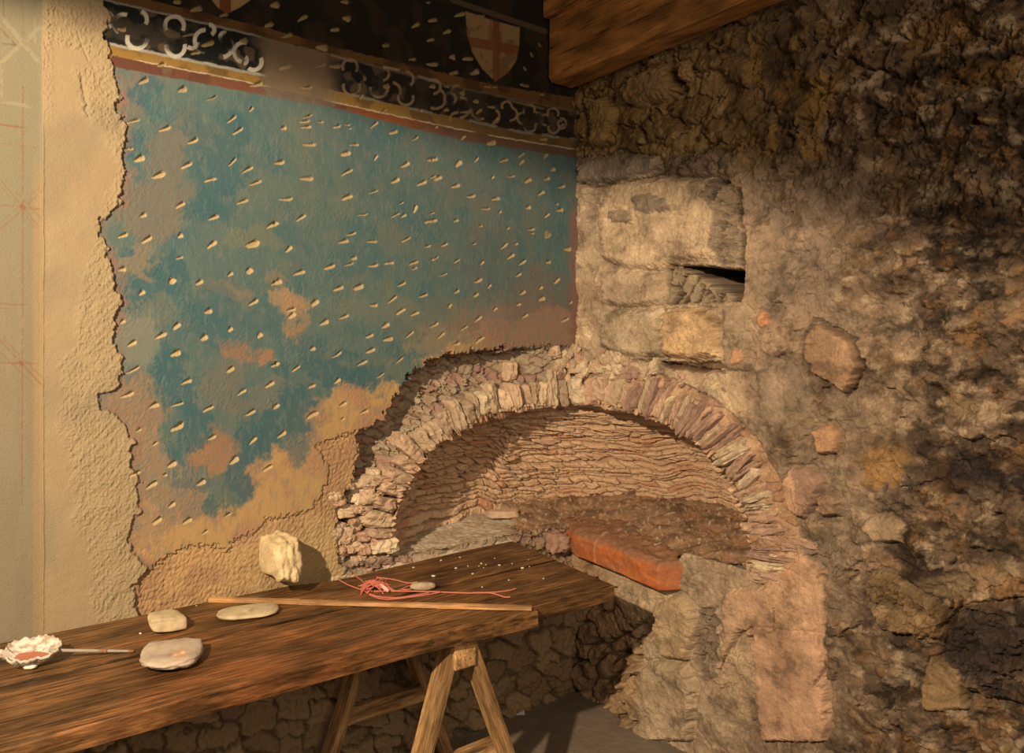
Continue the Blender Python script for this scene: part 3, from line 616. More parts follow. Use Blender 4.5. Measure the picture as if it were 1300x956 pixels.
    col = mix(col, mix(np.zeros_like(col)+K(196,152,106), K(176,126,88), bid), ringz*.8)
    col = mix(col, K(188,152,110), sm(46,20,U-905)*0)
    # pale sill strip under the hearth
    H += .02*sm(.66,.60,Zg)*sm(.60,.45,Tg)
    col = mix(col, K(192,156,110), sm(.68,.64,Zg)*sm(.34,.42,Zg)*sm(.58,.48,Tg)*.7)
    # rubble under the table
    um = sm(.46,.40,Zg-.25*(1-sm(0,.5,Tg))-.0*Tg+nb*.02)*sm(.46,.38,Tg)
    c1_, c2_, cid = worley(Tg*8+nb*.4, Zg*9+nb*.4, 151)
    H += um*(-.04+.05*sm(0,.2,c2_-c1_)*(.3+cid))
    col = mix(col, mix(np.zeros_like(col)+K(186,140,90), K(140,102,66), cid), um*.8)
    pits = fbm(Tg*7, Zg*9, 6, 161, .72); chips = fbm(Tg*70+4, Zg*85, 3, 163)
    col = col*(1-.42*sm(.1,1.0,pits)-.10*sm(.25,.7,chips))[..., None]*(1+.22*sm(.1,.9,-pits))[..., None]*(.90+.20*I2*patch+.06*I3)[..., None]
    col = mix(col, K(70,52,38), sm(.05,0,D2)*patch*.35*sm(.4,.8,I1))
    warm = (1-sm(.2,.9,0*U))[..., None]*np.array([1.03, .94, .84])*sm(900,980,U)[..., None]+(1-sm(900,980,U))[..., None]*np.array([1.02,.97,.92])
    col = col*warm
    keep = ~((Zg > ZF-.03+.05*sm(.58,.64,Tg)) & (Zg < arch_z(Tg)-.012) & (Tg < WI))
    far = sm(1340, 1500, U); H *= (1-far)
    H += .006*sm(.1,0,Tg)
    vx = C0[0]+Tg*VX-H*UX; vy = C0[1]+Tg*VY-H*UY
    verts = np.stack([vx, vy, Zg], -1).reshape(-1, 3)
    q = grid_quads(len(z), len(t), keep)
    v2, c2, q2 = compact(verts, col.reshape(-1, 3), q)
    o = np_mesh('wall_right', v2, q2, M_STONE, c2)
    tag(o, 'bare rubble stone wall with square blocks and soot right of corner', kind='structure')
build_right()

# ------------------------------------------------------------------ ARCHED NICHE
OX, OY = .25, 3.2
niche = empty('arched_niche', (OX, OY, ZF))
tag(niche, 'low stone arch over a round oven-like recess in the corner of two walls', 'niche')
def plan_radius(th):      # th: degrees of azimuth
    return np.interp(th, [-60,-20,0,30,60,80,105,130,160,185,205,230,280], [.82,.82,.80,.70,.60,.55,.51,.50,.55,.67,.80,.84,.9])
def build_lining():
    K = lambda r, g, b: K0(r, g, b, .84)
    th = np.linspace(-60, 270, 980); ph = np.linspace(0, 1, 330)**.95*np.pi/2
    TH, PH = np.meshgrid(th, ph)
    R = plan_radius(TH); bk = sm(60, 45, np.abs(TH-85)); n = NI-.65*bk
    cp = np.clip(np.cos(PH), 0, 1)**(2/n); sp = np.sin(PH)**(2/n)
    def pos(off):
        rho = R*cp; h = (HI+.012+.045*bk)*sp
        return OX+rho*np.cos(np.radians(TH)), OY+rho*np.sin(np.radians(TH)), ZF-.03+(h+.0)*1.05
    X, Y, Z = pos(0)
    a = np.cumsum(np.hypot(np.gradient(X[0]), np.gradient(Y[0])))[None, :]*np.maximum(cp, .45)+0*TH
    hp = np.concatenate([[0], np.cumsum(np.hypot(np.diff(R[:, 490]*cp[:, 490]), np.diff(Z[:, 490])))])[:, None]+0*TH
    wv = hp+.022*fbm(a*2.2, hp*5, 3, 201)+.006*fbm(a*18, hp*12, 2, 203)
    wv = wv+.008*np.sin(wv*55)
    ch = .026
    kx = np.floor(wv/ch); fy = wv/ch-kx; ki = kx.astype(np.int64)
    r1 = RV[(ki*7+3) & 511]; ln = .07+.06*r1
    xx = a/ln+RV[(ki*13+5) & 511]*9+.35*fbm(a*9, kx*3.1, 2, 205); ix = np.floor(xx).astype(np.int64); fx = xx-ix
    rid = RV[hsh(ix, ki, 9)]; rid2 = RV[hsh(ix, ki, 19)]
    ey = np.minimum(fy, 1-fy)*ch; ex = np.minimum(fx, 1-fx)*ln
    nn = fbm(a*60, hp*70, 3, 207); nb = fbm(a*10, hp*10, 4, 209)
    e = np.minimum(ey+.0006*nn, ex*.8)
    H = sm(0, .0045, e)*(.012+.026*rid+.010*(fy-.5)+.010*(rid2-.5)*(fx-.5))+.003*nn+.008*nb
    nx = np.cross(np.stack([np.gradient(X, axis=1), np.gradient(Y, axis=1), np.gradient(Z, axis=1)], -1),
                  np.stack([np.gradient(X, axis=0), np.gradient(Y, axis=0), np.gradient(Z, axis=0)], -1))
    nx /= np.linalg.norm(nx, axis=-1, keepdims=True)+1e-12
    cen = np.stack([OX-X, OY-Y, ZF+.1-Z], -1)
    sg = np.sign((nx*cen).sum(-1, keepdims=True)); nx *= sg
    P = np.stack([X, Y, Z], -1)+nx*(H-.012)[..., None]
    col = np.zeros(X.shape+(3,))+K(210,160,110)
    col = mix(col, K(184,134,90), rid2*.7); col = mix(col, K(200,152,104), sm(.7,1,rid)*.6); col = mix(col, K(196,120,76), (rid2 > .93)*.5)
    col = mix(col, K(130,92,60), sm(.004,.0008,e)*.6)
    col = mix(col, K(196,158,112), sm(.2,.6,nb)*.35)
    w_, e_ = swe(X, Y)
    keep = (np.minimum(w_, e_) < .004)
    q = grid_quads(len(ph), len(th), keep)
    v2, c2, q2 = compact(P.reshape(-1, 3), col.reshape(-1, 3), q)
    o = np_mesh('vault_lining', v2, q2, M_SLATE, c2); setworld(o, niche)
    o['label'] = 'curved back of thin stacked stone courses'
build_lining()

def plan_pt(p, out):       # p<0 along painted wall, p>0 along stone wall; corner eased with a small radius
    rc = .16
    def raw(p): return np.array((C0[0]+p*UX, C0[1]+p*UY)) if p < 0 else np.array((C0[0]+p*VX, C0[1]+p*VY))
    if abs(p) < rc:
        k = (p+rc)/(2*rc); A = raw(-rc); B = raw(rc); Cc = raw(0.)
        pt = (1-k)**2*A+2*k*(1-k)*Cc+k*k*B; tn = 2*(1-k)*(Cc-A)+2*k*(B-Cc)
    else:
        pt = raw(p); tn = np.array((UX, UY)) if p < 0 else np.array((VX, VY))
    tn = tn/np.linalg.norm(tn); nr = np.array((tn[1], -tn[0]))   # towards the room
    return pt+nr*out, tn, nr
def build_ring():
    VS = []; QS = []; CS = []; nv = 0
    r = np.random.RandomState(21)
    ts = np.linspace(-np.pi/2, np.pi/2, 1200)
    sx = np.sign(np.sin(ts))*np.abs(np.sin(ts))**(2/NI); cz = np.abs(np.cos(ts))**(2/NI)
    px = WI*sx; pz = ZF+HI*cz
    arc = np.concatenate([[0], np.cumsum(np.hypot(np.diff(px), np.diff(pz)))]); L = arc[-1]
    def frame(a):
        i = int(np.clip(np.searchsorted(arc, a), 3, len(arc)-4))
        d = np.array((px[i+3]-px[i-3], pz[i+3]-pz[i-3])); d /= np.linalg.norm(d)+1e-9
        return px[i], pz[i], d, np.array((-d[1], d[0]))
    def put(a, rad, out, sz, seed, c, tw=0., **kw):
        nonlocal nv
        p0, z0, d, nrm = frame(a)
        ct, st = math.cos(tw), math.sin(tw)
        v, q = rock(sz, seed, **kw)               # local: x radial, y into the wall, z along the arch
        u_, v_ = v[:, 0]*ct-v[:, 2]*st+rad, v[:, 0]*st+v[:, 2]*ct
        pp = p0+d[0]*v_+nrm[0]*u_; zz = z0+d[1]*v_+nrm[1]*u_
        pt, tn, nr = plan_pt(float(p0+nrm[0]*rad), 0.)
        pc = p0+nrm[0]*rad
        X = pt[0]+tn[0]*(pp-pc)+nr[0]*(out-v[:, 1]); Y = pt[1]+tn[1]*(pp-pc)+nr[1]*(out-v[:, 1])
        VS.append(np.stack([X, Y, zz], -1)); QS.append(q+nv); nv += len(v)
        f = 1+.18*fbm(v[:, 0]*40+seed, v[:, 1]*40+v[:, 2]*40, 3, 4)
        CS.append(np.asarray(c)[None, :]*f[:, None])
    pal = [K(196,150,106), K(188,148,104), K(202,160,112), K(186,136,96), K(208,170,120), K(176,138,98), K(194,142,100)]
    palr = [K(182,136,98), K(166,122,90), K(188,140,100), K(192,154,110), K(160,118,86), K(200,162,112)]
    # main voussoirs, one after the other along the arch
    a = .0; i = 0
    while a < L:
        p0, z0, d, nrm = frame(a)
        right = p0 > .25
        th = r.uniform(.022,.042) if right else r.uniform(.030,.060)
        ln = r.uniform(.12,.19) if right else r.uniform(.09,.15)
        if z0 < ZF+.02: a += th; continue
        flush = sm(.55,.85,p0) if p0 > 0 else 0
        c = (palr if right else pal)[r.randint(6)]*r.uniform(.8, 1.12)
        put(a+th/2, ln/2-.004+r.uniform(-.004,.010), -.070-(.010 if p0 < -.15 else 0)+r.uniform(-.012,.012), (ln, .16, th*1.04), 300+i, c, tw=r.uniform(-.12,.12)+(.30 if .15 < p0 < .8 else 0), n=7, corner=.28, rough=.09, layers=.12)
        # outer packing stones
        if r.rand() < (.95 if not (-.98 < p0 < -.12) else .25):
            ln2 = r.uniform(.05,.10)
            put(a+th/2+r.uniform(-.01,.01), ln+ln2/2+.004, -.060-.02*flush-(.035 if p0 < -.15 else 0)+r.uniform(-.015,.012), (ln2, .12, th*r.uniform(.8,1.3)), 700+i, (palr if right else pal)[r.randint(6)], tw=r.uniform(-.5,.5), n=5, corner=.35, rough=.12)
        a += th*.97; i += 1
    # third loose row of rubble above the haunch on the painted side and over the crown
    for j in range(120):
        a = r.uniform(.02, .62)*L; p0, z0, d, nrm = frame(a)
        if p0 > .36 or -.92 < p0 < -.15: continue
        rad = r.uniform(.155, .235)
        put(a, rad, -.030+r.uniform(-.012,.012)+(.0 if p0 > -.3 else -.03), (r.uniform(.03,.08), .07, r.uniform(.025,.06)), 1200+j, pal[r.randint(7)], tw=r.uniform(-1,1), n=4, corner=.4, rough=.15)
    for j in range(46):       # rubble below the springing, painted side, and jamb on the stone side
        z0 = r.uniform(.62, 1.12); s0 = -r.uniform(.96, 1.17)
        v, q = rock((r.uniform(.04,.10), .09, r.uniform(.022,.045)), 1500+j, n=5, corner=.3, rough=.12)
        pt, tn, nr = plan_pt(s0, -.055+r.uniform(-.02,.015))
        X = pt[0]+tn[0]*v[:, 0]-nr[0]*v[:, 1]; Y = pt[1]+tn[1]*v[:, 0]-nr[1]*v[:, 1]
        VS.append(np.stack([X, Y, z0+v[:, 2]], -1)); QS.append(q+nv); nv += len(v); CS.append(np.tile(pal[r.randint(7)], (len(v), 1)))
    for j in range(26):
        z0 = r.uniform(.66, 1.02); s0 = r.uniform(.94, 1.12)
        v, q = rock((r.uniform(.06,.12), .07, r.uniform(.016,.03)), 1700+j, n=6, corner=.25, rough=.10)
        pt, tn, nr = plan_pt(s0, -.034+r.uniform(-.010,.008))
        X = pt[0]+tn[0]*v[:, 0]-nr[0]*v[:, 1]; Y = pt[1]+tn[1]*v[:, 0]-nr[1]*v[:, 1]
        VS.append(np.stack([X, Y, z0+v[:, 2]], -1)); QS.append(q+nv); nv += len(v); CS.append(np.tile(palr[r.randint(6)], (len(v), 1)))
    o = np_mesh('arch_ring', np.concatenate(VS), np.concatenate(QS), M_ROCK, np.clip(np.concatenate(CS), 0, .9)); setworld(o, niche)
    o['label'] = 'ring of thin rough stones set on edge'
    o.data.polygons.foreach_set('use_smooth', np.zeros(len(o.data.polygons), bool))
    # mortar bed filling behind the stones
build_ring()

def build_floor_of_niche():
    n = 300
    xs = np.linspace(-.62, 1.15, 420); ys = np.linspace(2.55, 4.12, 380)
    X, Y = np.meshgrid(xs, ys)
    w_, e_ = swe(X, Y)
    ang = np.degrees(np.arctan2(Y-OY, X-OX)); ang = np.where(ang < -60, ang+360, ang)
    rho = np.hypot(X-OX, Y-OY)
    nb = fbm(X*9, Y*9, 4, 301); nw = fbm(X*40, Y*40, 4, 303); nf = fbm(X*110, Y*110, 2, 305)
    inside = (rho < plan_radius(ang)+.03) & (np.minimum(w_, e_) < .008+.008*nw)
    # left: pale mortar bench, right: burnt earth behind the clay slab
    lft = sm(.02, -.04, X+(Y-3.4)*.15+nb*.03)
    Z = ZF+.002+.006*nb+.004*nw+(1-lft)*(.012*nb+.006*np.abs(nw)+.0012*nf+.014+.065*sm(.02,.45,-np.minimum(w_,e_)))+.02*lft*sm(.1,.4,-np.minimum(w_,e_))
    Z -= .03*sm(.02,-.02,-np.minimum(w_, e_)-.01)*lft
    Z -= (1-lft)*(.018+.024*sm(.15,.6,w_))*sm(.12,.0,-e_)*sm(.66,.56,w_)
    col = np.zeros(X.shape+(3,))+K(148,108,72)
    col = mix(col, K(112,76,48), sm(-.1,.5,nb)*.8); col = mix(col, K(196,156,110), sm(.45,.7,nw)*.6); col = mix(col, K(160,104,64), sm(.1,.5,-nb)*.5)
    col = mix(col, mix(np.zeros_like(col)+K(190,158,116), K(172,136,98), sm(-.2,.4,nb)), lft)
    P = np.stack([X, Y, Z], -1)
    q = grid_quads(len(ys), len(xs), inside)
    v2, c2, q2 = compact(P.reshape(-1, 3), col.reshape(-1, 3), q)
    o = np_mesh('hearth_floor', v2, q2, M_CLAY, c2); setworld(o, niche)
    o['label'] = 'mortar and burnt earth floor of the recess'
    # front riser of the floor along both walls (closes the edge of the bed)
    # orange clay slab
    nt, ne, nz = 200, 40, 26
    tt = np.linspace(-.10, .70, nt)
    prof = []
    for i in range(60):
        k = i/59.
        if k < .35: prof.append((-.16+.215*k/.35, .012-.012*k/.35, 0))
        elif k < .65:
            a = (k-.35)/.30*math.pi/2; prof.append((.055+.040*math.sin(a), -.040*(1-math.cos(a)), 1))
        elif k < .9: prof.append((.095-.010*(k-.65)/.25, -.040-.078*(k-.65)/.25, 1))
        else: prof.append((.085-.2*(k-.9)/.1, -.118, 1))
    prof = np.array(prof)
    TT, PI_ = np.meshgrid(tt, np.arange(60)); E = prof[PI_, 0]; Zp = prof[PI_, 1]
    nb = fbm(TT*5, (E+Zp)*9, 4, 311); nw = fbm(TT*26, (E-Zp)*26, 4, 313)
    endr = sm(.67, .645, TT); endl = sm(-.10, -.06, TT)
    E2 = E-.17*np.clip((TT-.570)/.10,0,1)-(1-endl)*.03+.008*nb*(E > .02)+.0025*nw
    E2 = E2-.05*sm(.1,-.08,TT)*(E > .0)
    top = (Zp > -.01)
    Z2 = ZF+.006+Zp+.010*nb+.003*nw+.012*top*np.abs(fbm(TT*22, E*22, 4, 315))*sm(.06,-.02,E)-.022*sm(.15,.6,TT)-.022*sm(.1,.6,TT)*sm(-.03,-.10,Zp)*sm(-.09,-.02,Zp)+.018*sm(.12,-.08,TT)*sm(-.05,-.1,Zp)+.006*np.abs(nw)*sm(.08,.04,E)
    X = C0[0]+TT*VX-E2*UX; Y = C0[1]+TT*VY-E2*UY
    col = np.zeros(TT.shape+(3,))+K(178,94,44)
    col = mix(col, K(176,86,44), sm(0,.4,nb)*.7); col = mix(col, K(190,106,56), sm(.1,.5,nw)*.5)
    col = mix(col, K(150,98,64), sm(.0,.3,fbm(TT*7,Zp*12,3,317))*.35)
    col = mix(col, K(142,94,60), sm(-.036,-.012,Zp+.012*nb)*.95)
    col = mix(col, K(200,160,120), sm(2.,.5,np.abs(TT-.22-.1*Zp)*600)*.5)
    v = np.stack([X, Y, Z2], -1).reshape(-1, 3); q = grid_quads(60, nt, flip=True)
    # end caps
    c = col.reshape(-1, 3)
    caps = []
    base = len(v)
    for side in (0, nt-1):
        idx = np.arange(60)*nt+side; cen = v[idx].mean(0); ci = len(v)
        v = np.concatenate([v, [cen]]); c = np.concatenate([c, [K(176,92,50)]])
        for i in range(59):
            f = [idx[i], idx[i+1], ci, ci]
            caps.append(f)
    me_q = np.concatenate([q])
    o = np_mesh('clay_slab', v, me_q, M_CLAY, c)
    import bmesh
    bm = bmesh.new(); bm.from_mesh(o.data); bm.verts.ensure_lookup_table()
    for f in caps:
        try: bm.faces.new([bm.verts[int(k)] for k in f[:3]])
        except Exception: pass
    bmesh.ops.recalc_face_normals(bm, faces=bm.faces); bm.to_mesh(o.data); bm.free()
    setworld(o, niche); o['label'] = 'smooth orange fired-clay slab with rounded front lip'
build_floor_of_niche()

# ------------------------------------------------------------------ generic loose rock
def rock_obj(name, loc, size, seed, c, label, cat, group=None, rz=0, n=4, corner=.2, rough=.06, mat=M_PEB, spots=None, base=CBH, tiltx=0, tilty=0, smooth=True, layers=0):
    v, q = rock(size, seed, n=n, corner=corner, rough=rough, base=base, layers=layers)
    col = np.zeros((len(v), 3))+c
    s_ = 3./max(size)
    nb = fbm(v[:, 0]*s_+seed, v[:, 1]*s_+v[:, 2]*s_, 5, 7)
    col = mix(col, np.asarray(c)*.72, sm(0,.6,nb)*.7); col = mix(col, np.asarray(c)*1.2, sm(.1,.6,-nb)*.5)
    if spots:
        for (sx, sy, rr, cc) in spots:
            col = mix(col, cc, sm(rr*1.2, rr*.6, np.hypot(v[:, 0]-sx, v[:, 1]-sy)+.25*rr*nb)*(v[:, 2] > 0))
    R = np.array(Matrix.Rotation(tiltx, 3, 'X') @ Matrix.Rotation(tilty, 3, 'Y'))
    v = v@R.T
    v[:, 2] -= v[:, 2].min()
    o = np_mesh(name, v, q, mat, np.clip(col, 0, .9), smooth=smooth)
    o.location = loc; o.rotation_euler = (0, 0, rz)
    if label: tag(o, label, cat, group)
    return o
ANG = math.atan2(UY, UX)
# stone sticking out of the painted wall
s0, z0 = on_left(346, 699)
x, y, _ = W(s0, .06, 0)
rock_obj('projecting_stone', (x, y, z0-.078), (.095, .20, .125), 44, K(218,176,116), 'pale chipped stone block projecting from the plaster wall above the table back edge', 'stone', rz=ANG, n=4.5, corner=.30, rough=.10, mat=M_ROCK, layers=.0)
# flat stone lying in the recess, reddish lump at the end of clay slab
def floor_pt(px, py, z): Y = F*(EYE-z)/(py-CY); return ((px-CX)/F*Y, Y, z)
x, y, z_ = floor_pt(640, 652, ZF+.01)
x, y, z_ = floor_pt(638, 650, .805)
rock_obj('flat_stone', (x, y, ZF+.022), (.15, .07, .032), 51, K(206,158,112), 'long flat pinkish stone lying at the back of the recess floor', 'stone', rz=.15, n=6, corner=.25, rough=.08, mat=M_ROCK)
x, y, z_ = floor_pt(702, 688, .70)
rock_obj('broken_lump', (.215, 3.33, .655), (.12, .09, .085), 57, K(160,114,82), 'reddish broken lump of burnt clay at the left end of the orange slab', 'stone', rz=.3, n=3, corner=.5, rough=.22, mat=M_CLAY)

# ------------------------------------------------------------------ TABLE
tab = empty('trestle_table_top', W(1.2, .34, .70), ANG)
tag(tab, 'long dark brown plank table top running along the painted wall', 'table')
def board(name, outline, z0, z1, mat, seed, label=None, parent=None):
    # outline in (s,w) metres; a subdivided slab with slightly worn edges
    import bmesh
    bm = bmesh.new()
    top = [bm.verts.new(W(s, w, z1)) for s, w in outline]; bot = [bm.verts.new(W(s, w, z0)) for s, w in outline]
    n = len(outline)
    bm.faces.new(top); bm.faces.new(bot[::-1])
    for i in range(n): bm.faces.new((top[i], bot[i], bot[(i+1) % n], top[(i+1) % n]))
    bmesh.ops.recalc_face_normals(bm, faces=bm.faces)
    es = [e for e in bm.edges if e.verts[0] in top and e.verts[1] in top]
    bmesh.ops.bevel(bm, geom=es, offset=.007, segments=3, affect='EDGES', profile=.5)
    me = bpy.data.meshes.new(name); 
    # into board-aligned local coordinates (x along the grain)
    org = Vector(W(1.2, .34, .70)); Rm = Matrix.Rotation(-ANG, 3, 'Z')
    for v in bm.verts: v.co = Rm @ (v.co-org)
    bm.to_mesh(me); bm.free(); me.materials.append(mat)
    o = bpy.data.objects.new(name, me); COL.objects.link(o); o.parent = parent
    if label: o['label'] = label
    return o
r = np.random.RandomState(3)
def edge_line(s0, s1, w0, w1, n, amp, seed):
    ss = np.linspace(s0, s1, n); ww = np.linspace(w0, w1, n)+amp*fbm(ss*3+seed, ss*0+seed, 3, seed)
    return list(zip(ss, ww))
def sw_at(px, py, z=.75):
    X, Y = on_table(px, py, z); w, e = swe(X, Y); return e, w
e1 = sw_at(650, 686); e2 = sw_at(780, 742); sm_ = sw_at(597, 737); e3 = sw_at(683, 774); e4 = sw_at(694, 771)
sA = 2.95
k_end = lambda w: e1[0]+(e2[0]-e1[0])*(w-e1[1])/(e2[1]-e1[1])
wseam = .335
back = [(e1[0], max(e1[1], .012))]+[(s, max(w, .012)) for s, w in [(.62,.012),(.85,.03),(1.0,.038),(1.12,.055),(1.22,.052),(1.35,.014),(1.6,.010),(2.2,.010),(sA,.012)]]
back = back+[(sA, wseam-.006),(2.0,wseam-.004),(1.2,wseam-.007),(.7,wseam-.005),(k_end(wseam), wseam-.004)]
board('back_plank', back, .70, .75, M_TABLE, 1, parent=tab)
front = [(k_end(wseam+.002), wseam+.003),(.7,wseam+.004),(1.2,wseam+.002),(2.,wseam+.004),(sA,wseam+.003),(sA,.665),(2.,.668),(1.2,.675),(e3[0]+.02, e3[1]+.0),(e3[0], e3[1]),(e3[0]-.012, e3[1]-.035),(e4[0]-.05, e2[1]-.004),(e2[0], e2[1])]
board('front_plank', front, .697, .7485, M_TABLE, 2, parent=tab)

def bar(name, p0, p1, wx, wz, mat, parent=None, up=Vector((0, 0, 1)), cut=True):
    import bmesh
    p0 = Vector(p0); p1 = Vector(p1); d = (p1-p0); L = d.length; d.normalize()
    if abs(d.dot(up)) > .95: up = Vector((UX, UY, 0))
    side = up.cross(d).normalized(); u2 = d.cross(side).normalized()
    bm = bmesh.new(); bmesh.ops.create_cube(bm, size=1)
    for v in bm.verts: v.co = Vector((v.co.x*L, v.co.y*wx, v.co.z*wz))
    bmesh.ops.subdivide_edges(bm, edges=[e for e in bm.edges if abs((e.verts[0].co-e.verts[1].co).x) > L*.5], cuts=6)
    bmesh.ops.bevel(bm, geom=[e for e in bm.edges], offset=min(wx, wz)*.06, segments=1, affect='EDGES')
    rr = random.Random(int(L*1000))
    for v in bm.verts: v.co.y += (rr.random()-.5)*.0015; v.co.z += (rr.random()-.5)*.0015
    me = bpy.data.meshes.new(name); bm.to_mesh(me); bm.free(); me.materials.append(mat)
    o = bpy.data.objects.new(name, me); COL.objects.link(o)
    M = Matrix((( d.x, side.x, u2.x, (p0.x+p1.x)/2), (d.y, side.y, u2.y, (p0.y+p1.y)/2), (d.z, side.z, u2.z, (p0.z+p1.z)/2), (0, 0, 0, 1)))
    o.matrix_world = M
    if parent:
        bpy.context.view_layer.update(); o.parent = parent; o.matrix_parent_inverse = parent.matrix_world.inverted()
    return o
def trestle(sc, label):
    t = empty('wooden_trestle', W(sc, .36, 0), ANG); tag(t, label, 'trestle', 'trestles under the plank table')
    bar('top_rail', W(sc, .07, .652), W(sc, .665, .652), .078, .088, M_TREST, t)
    for w in (.145, .60):
        for sg in (-1, 1):
            bar('leg', W(sc+sg*.030, w+(.02 if w > .4 else -.02), .672), W(sc+sg*.27, w+(.05 if w > .4 else -.02), 0.0), .036, .066, M_TREST, t, up=Vector((VX, VY, 0)))
        bar('brace', W(sc-.155, w, .30), W(sc+.155, w, .30), .022, .06, M_TREST, t)
    return t
trestle(1.04, 'pale wooden trestle with splayed legs under the right half of the plank table')
trestle(2.42, 'pale wooden trestle under the left end of the plank table')

# ------------------------------------------------------------------ things on the table
X0, Y0 = on_table(266, 764); X1, Y1 = on_table(675, 775)
bar('wooden_lath', (X0, Y0, .7575), (X1, Y1, .7575), .017, .013, M_LATH)
tag(bpy.data.objects['wooden_lath'], 'thin pale wooden lath lying across the plank table top', 'lath')
def on_t(px, py): X, Y = on_table(px, py); return (X, Y, .750)
sp = K(196,120,70)
rock_obj('pebble', on_t(210, 798), (.098, .105, .050), 61, K(180,146,98), 'thick pale rounded pebble nearest the plaster wall, behind the reddish grey one', 'pebble', rz=.45, n=4, corner=.42, rough=.02, layers=0)
rock_obj('pebble', on_t(314, 781), (.172, .105, .022), 63, K(184,150,102), 'long flat pale pebble lying beside the left end of the lath', 'pebble', rz=.22, n=2.6, corner=.16, rough=.02, spots=[(-.0,-.018,.012,K(206,170,120)),(.012,-.02,.006,K(160,96,50))])
rock_obj('pebble', on_t(220, 840), (.145, .160, .038), 67, K(176,144,108), 'large grey brown flat pebble with red pigment daubs near the front of the table', 'pebble', rz=.35, n=2.6, corner=.22, rough=.05, spots=[(.020,-.042,.022,K(178,124,84)),(.026,-.040,.008,K(214,166,116)),(.010,-.050,.006,K(214,166,116)),(-.005,-.045,.008,K(160,96,64))])
rock_obj('pebble', on_t(537, 749), (.085, .030, .026), 71, K(170,140,98), 'small grey oblong pebble tied into the red cord', 'pebble', rz=.15, n=2.4, corner=.12, rough=.03)

# shell with red pigment, and a brush resting in it
def shell():
    cx, cy, cz = on_t(40, 843)
    cz = .750
    root = empty('oyster_shell', (cx, cy, cz)); tag(root, 'rough white oyster shell used as a paint dish at the left end of the table', 'shell')
    nt, nr = 90, 26
    th = np.linspace(0, 2*np.pi, nt, endpoint=False)
    V_ = []; Cc = []
    def ring(k, side):
        w = 1+.07*k*fbm(np.cos(th)*2.5+3, np.sin(th)*2.5, 5, 5, .7)+.015*np.sin(th*9+1)*k
        rx = .072*k*w; ry = .050*k*w
        z = .010+.034*k**2.4+.005*k*fbm(np.cos(th)*5, np.sin(th)*5, 4, 8, .65)+.012*k*np.sin(th)
        if side: z = z-.006-.003*np.abs(np.sin(k*26+3*np.sin(th*2)))
        return np.stack([rx*np.cos(th), ry*np.sin(th), z], -1)
    ks = np.linspace(.02, 1, nr)
    inner = [ring(k, 0) for k in ks]; outer = [ring(k*1.04, 1) for k in ks[::-1]]
    allr = np.concatenate(inner+outer); n = 2*nr
    q = []
    for i in range(n-1):
        for j in range(nt):
            q.append((i*nt+j, i*nt+(j+1) % nt, (i+1)*nt+(j+1) % nt, (i+1)*nt+j))
    col = np.zeros((len(allr), 3))+K(206,178,140)
    f = fbm(allr[:, 0]*50, allr[:, 1]*50+allr[:, 2]*60, 3, 9)
    col = mix(col, K(140,100,66), sm(-.1,.4,f)*.75); col[nr*nt:] = mix(col[nr*nt:], K(150,122,86), np.full(nr*nt, .4))
    o = np_mesh('bowl', allr, np.array(q), M_PEB, np.clip(col, 0, .9), parent=root)
    o.data.validate()
    # pigment: little pool of paint
    P = [(0, 0, .0225)]; n2 = 48
    for kk in (.5, 1.):
        for t in range(n2):
            a = 2*math.pi*t/n2; wv = 1+.08*math.sin(3*a+1)
            P.append((.043*kk*wv*math.cos(a), .028*kk*wv*math.sin(a), .0225+.0015*math.sin(5*a)*(kk == 1)*.4))
    Q = []
    for t in range(n2):
        Q.append((0, 1+t, 1+(t+1) % n2)); 
    me = bpy.data.meshes.new('pigment')
    fs = [list(f) for f in Q]+[[1+t, 1+n2+t, 1+n2+(t+1) % n2, 1+(t+1) % n2] for t in range(n2)]
    me.from_pydata(P, [], fs); m = mk_mat('red_ochre_paint', .5, (90,.001), (0,0), .15, 90, attr=False, base=tuple(K(176,96,60)))
    me.materials.append(m); po = bpy.data.objects.new('pigment', me); COL.objects.link(po); po.parent = root; po['label'] = 'dried red-brown paint'
    v, q = rock((.03, .022, .012), 91, n=3); fo = np_mesh('foot', v+np.array((.018, -.030, .008)), q, M_PEB, np.zeros((len(v), 3))+K(214,188,148), parent=root)
    return root
shell()
def tube(name, pts, rad, mat, cols=None, seg=10, parent=None):
    pts = [Vector(p) for p in pts]; VS = []; 
    n = len(pts)
    for i, p in enumerate(pts):
        d = (pts[min(i+1, n-1)]-pts[max(i-1, 0)]).normalized()
        up = Vector((0, 0, 1)) if abs(d.z) < .9 else Vector((1, 0, 0))
        a = d.cross(up).normalized(); b = d.cross(a).normalized(); rr = rad[i] if isinstance(rad, (list, tuple)) else rad
        for k in range(seg):
            t = 2*math.pi*k/seg; VS.append(p+a*math.cos(t)*rr+b*math.sin(t)*rr)
    fs = []
    for i in range(n-1):
        for k in range(seg): fs.append((i*seg+k, i*seg+(k+1) % seg, (i+1)*seg+(k+1) % seg, (i+1)*seg+k))
    fs.append(tuple(range(seg))[::-1]); fs.append(tuple((n-1)*seg+k for k in range(seg)))
    me = bpy.data.meshes.new(name); me.from_pydata([tuple(v) for v in VS], [], fs)
    for p in me.polygons: p.use_smooth = True
    me.materials.append(mat); o = bpy.data.objects.new(name, me); COL.objects.link(o)
    if parent: o.parent = parent
    return o
mb = mk_mat('grey_brush_handle', .6, (0,0), (0,0), .2, 60, attr=False, base=tuple(K(150,128,98)), stretch=(1,1,1))
mbd = mk_mat('brown_binding', .7, (0,0), (0,0), .2, 60, attr=False, base=tuple(K(136,88,54)))
A = Vector(on_t(62, 842))+Vector((0, 0, .034)); B = Vector(on_t(170, 829))+Vector((0, 0, .005))
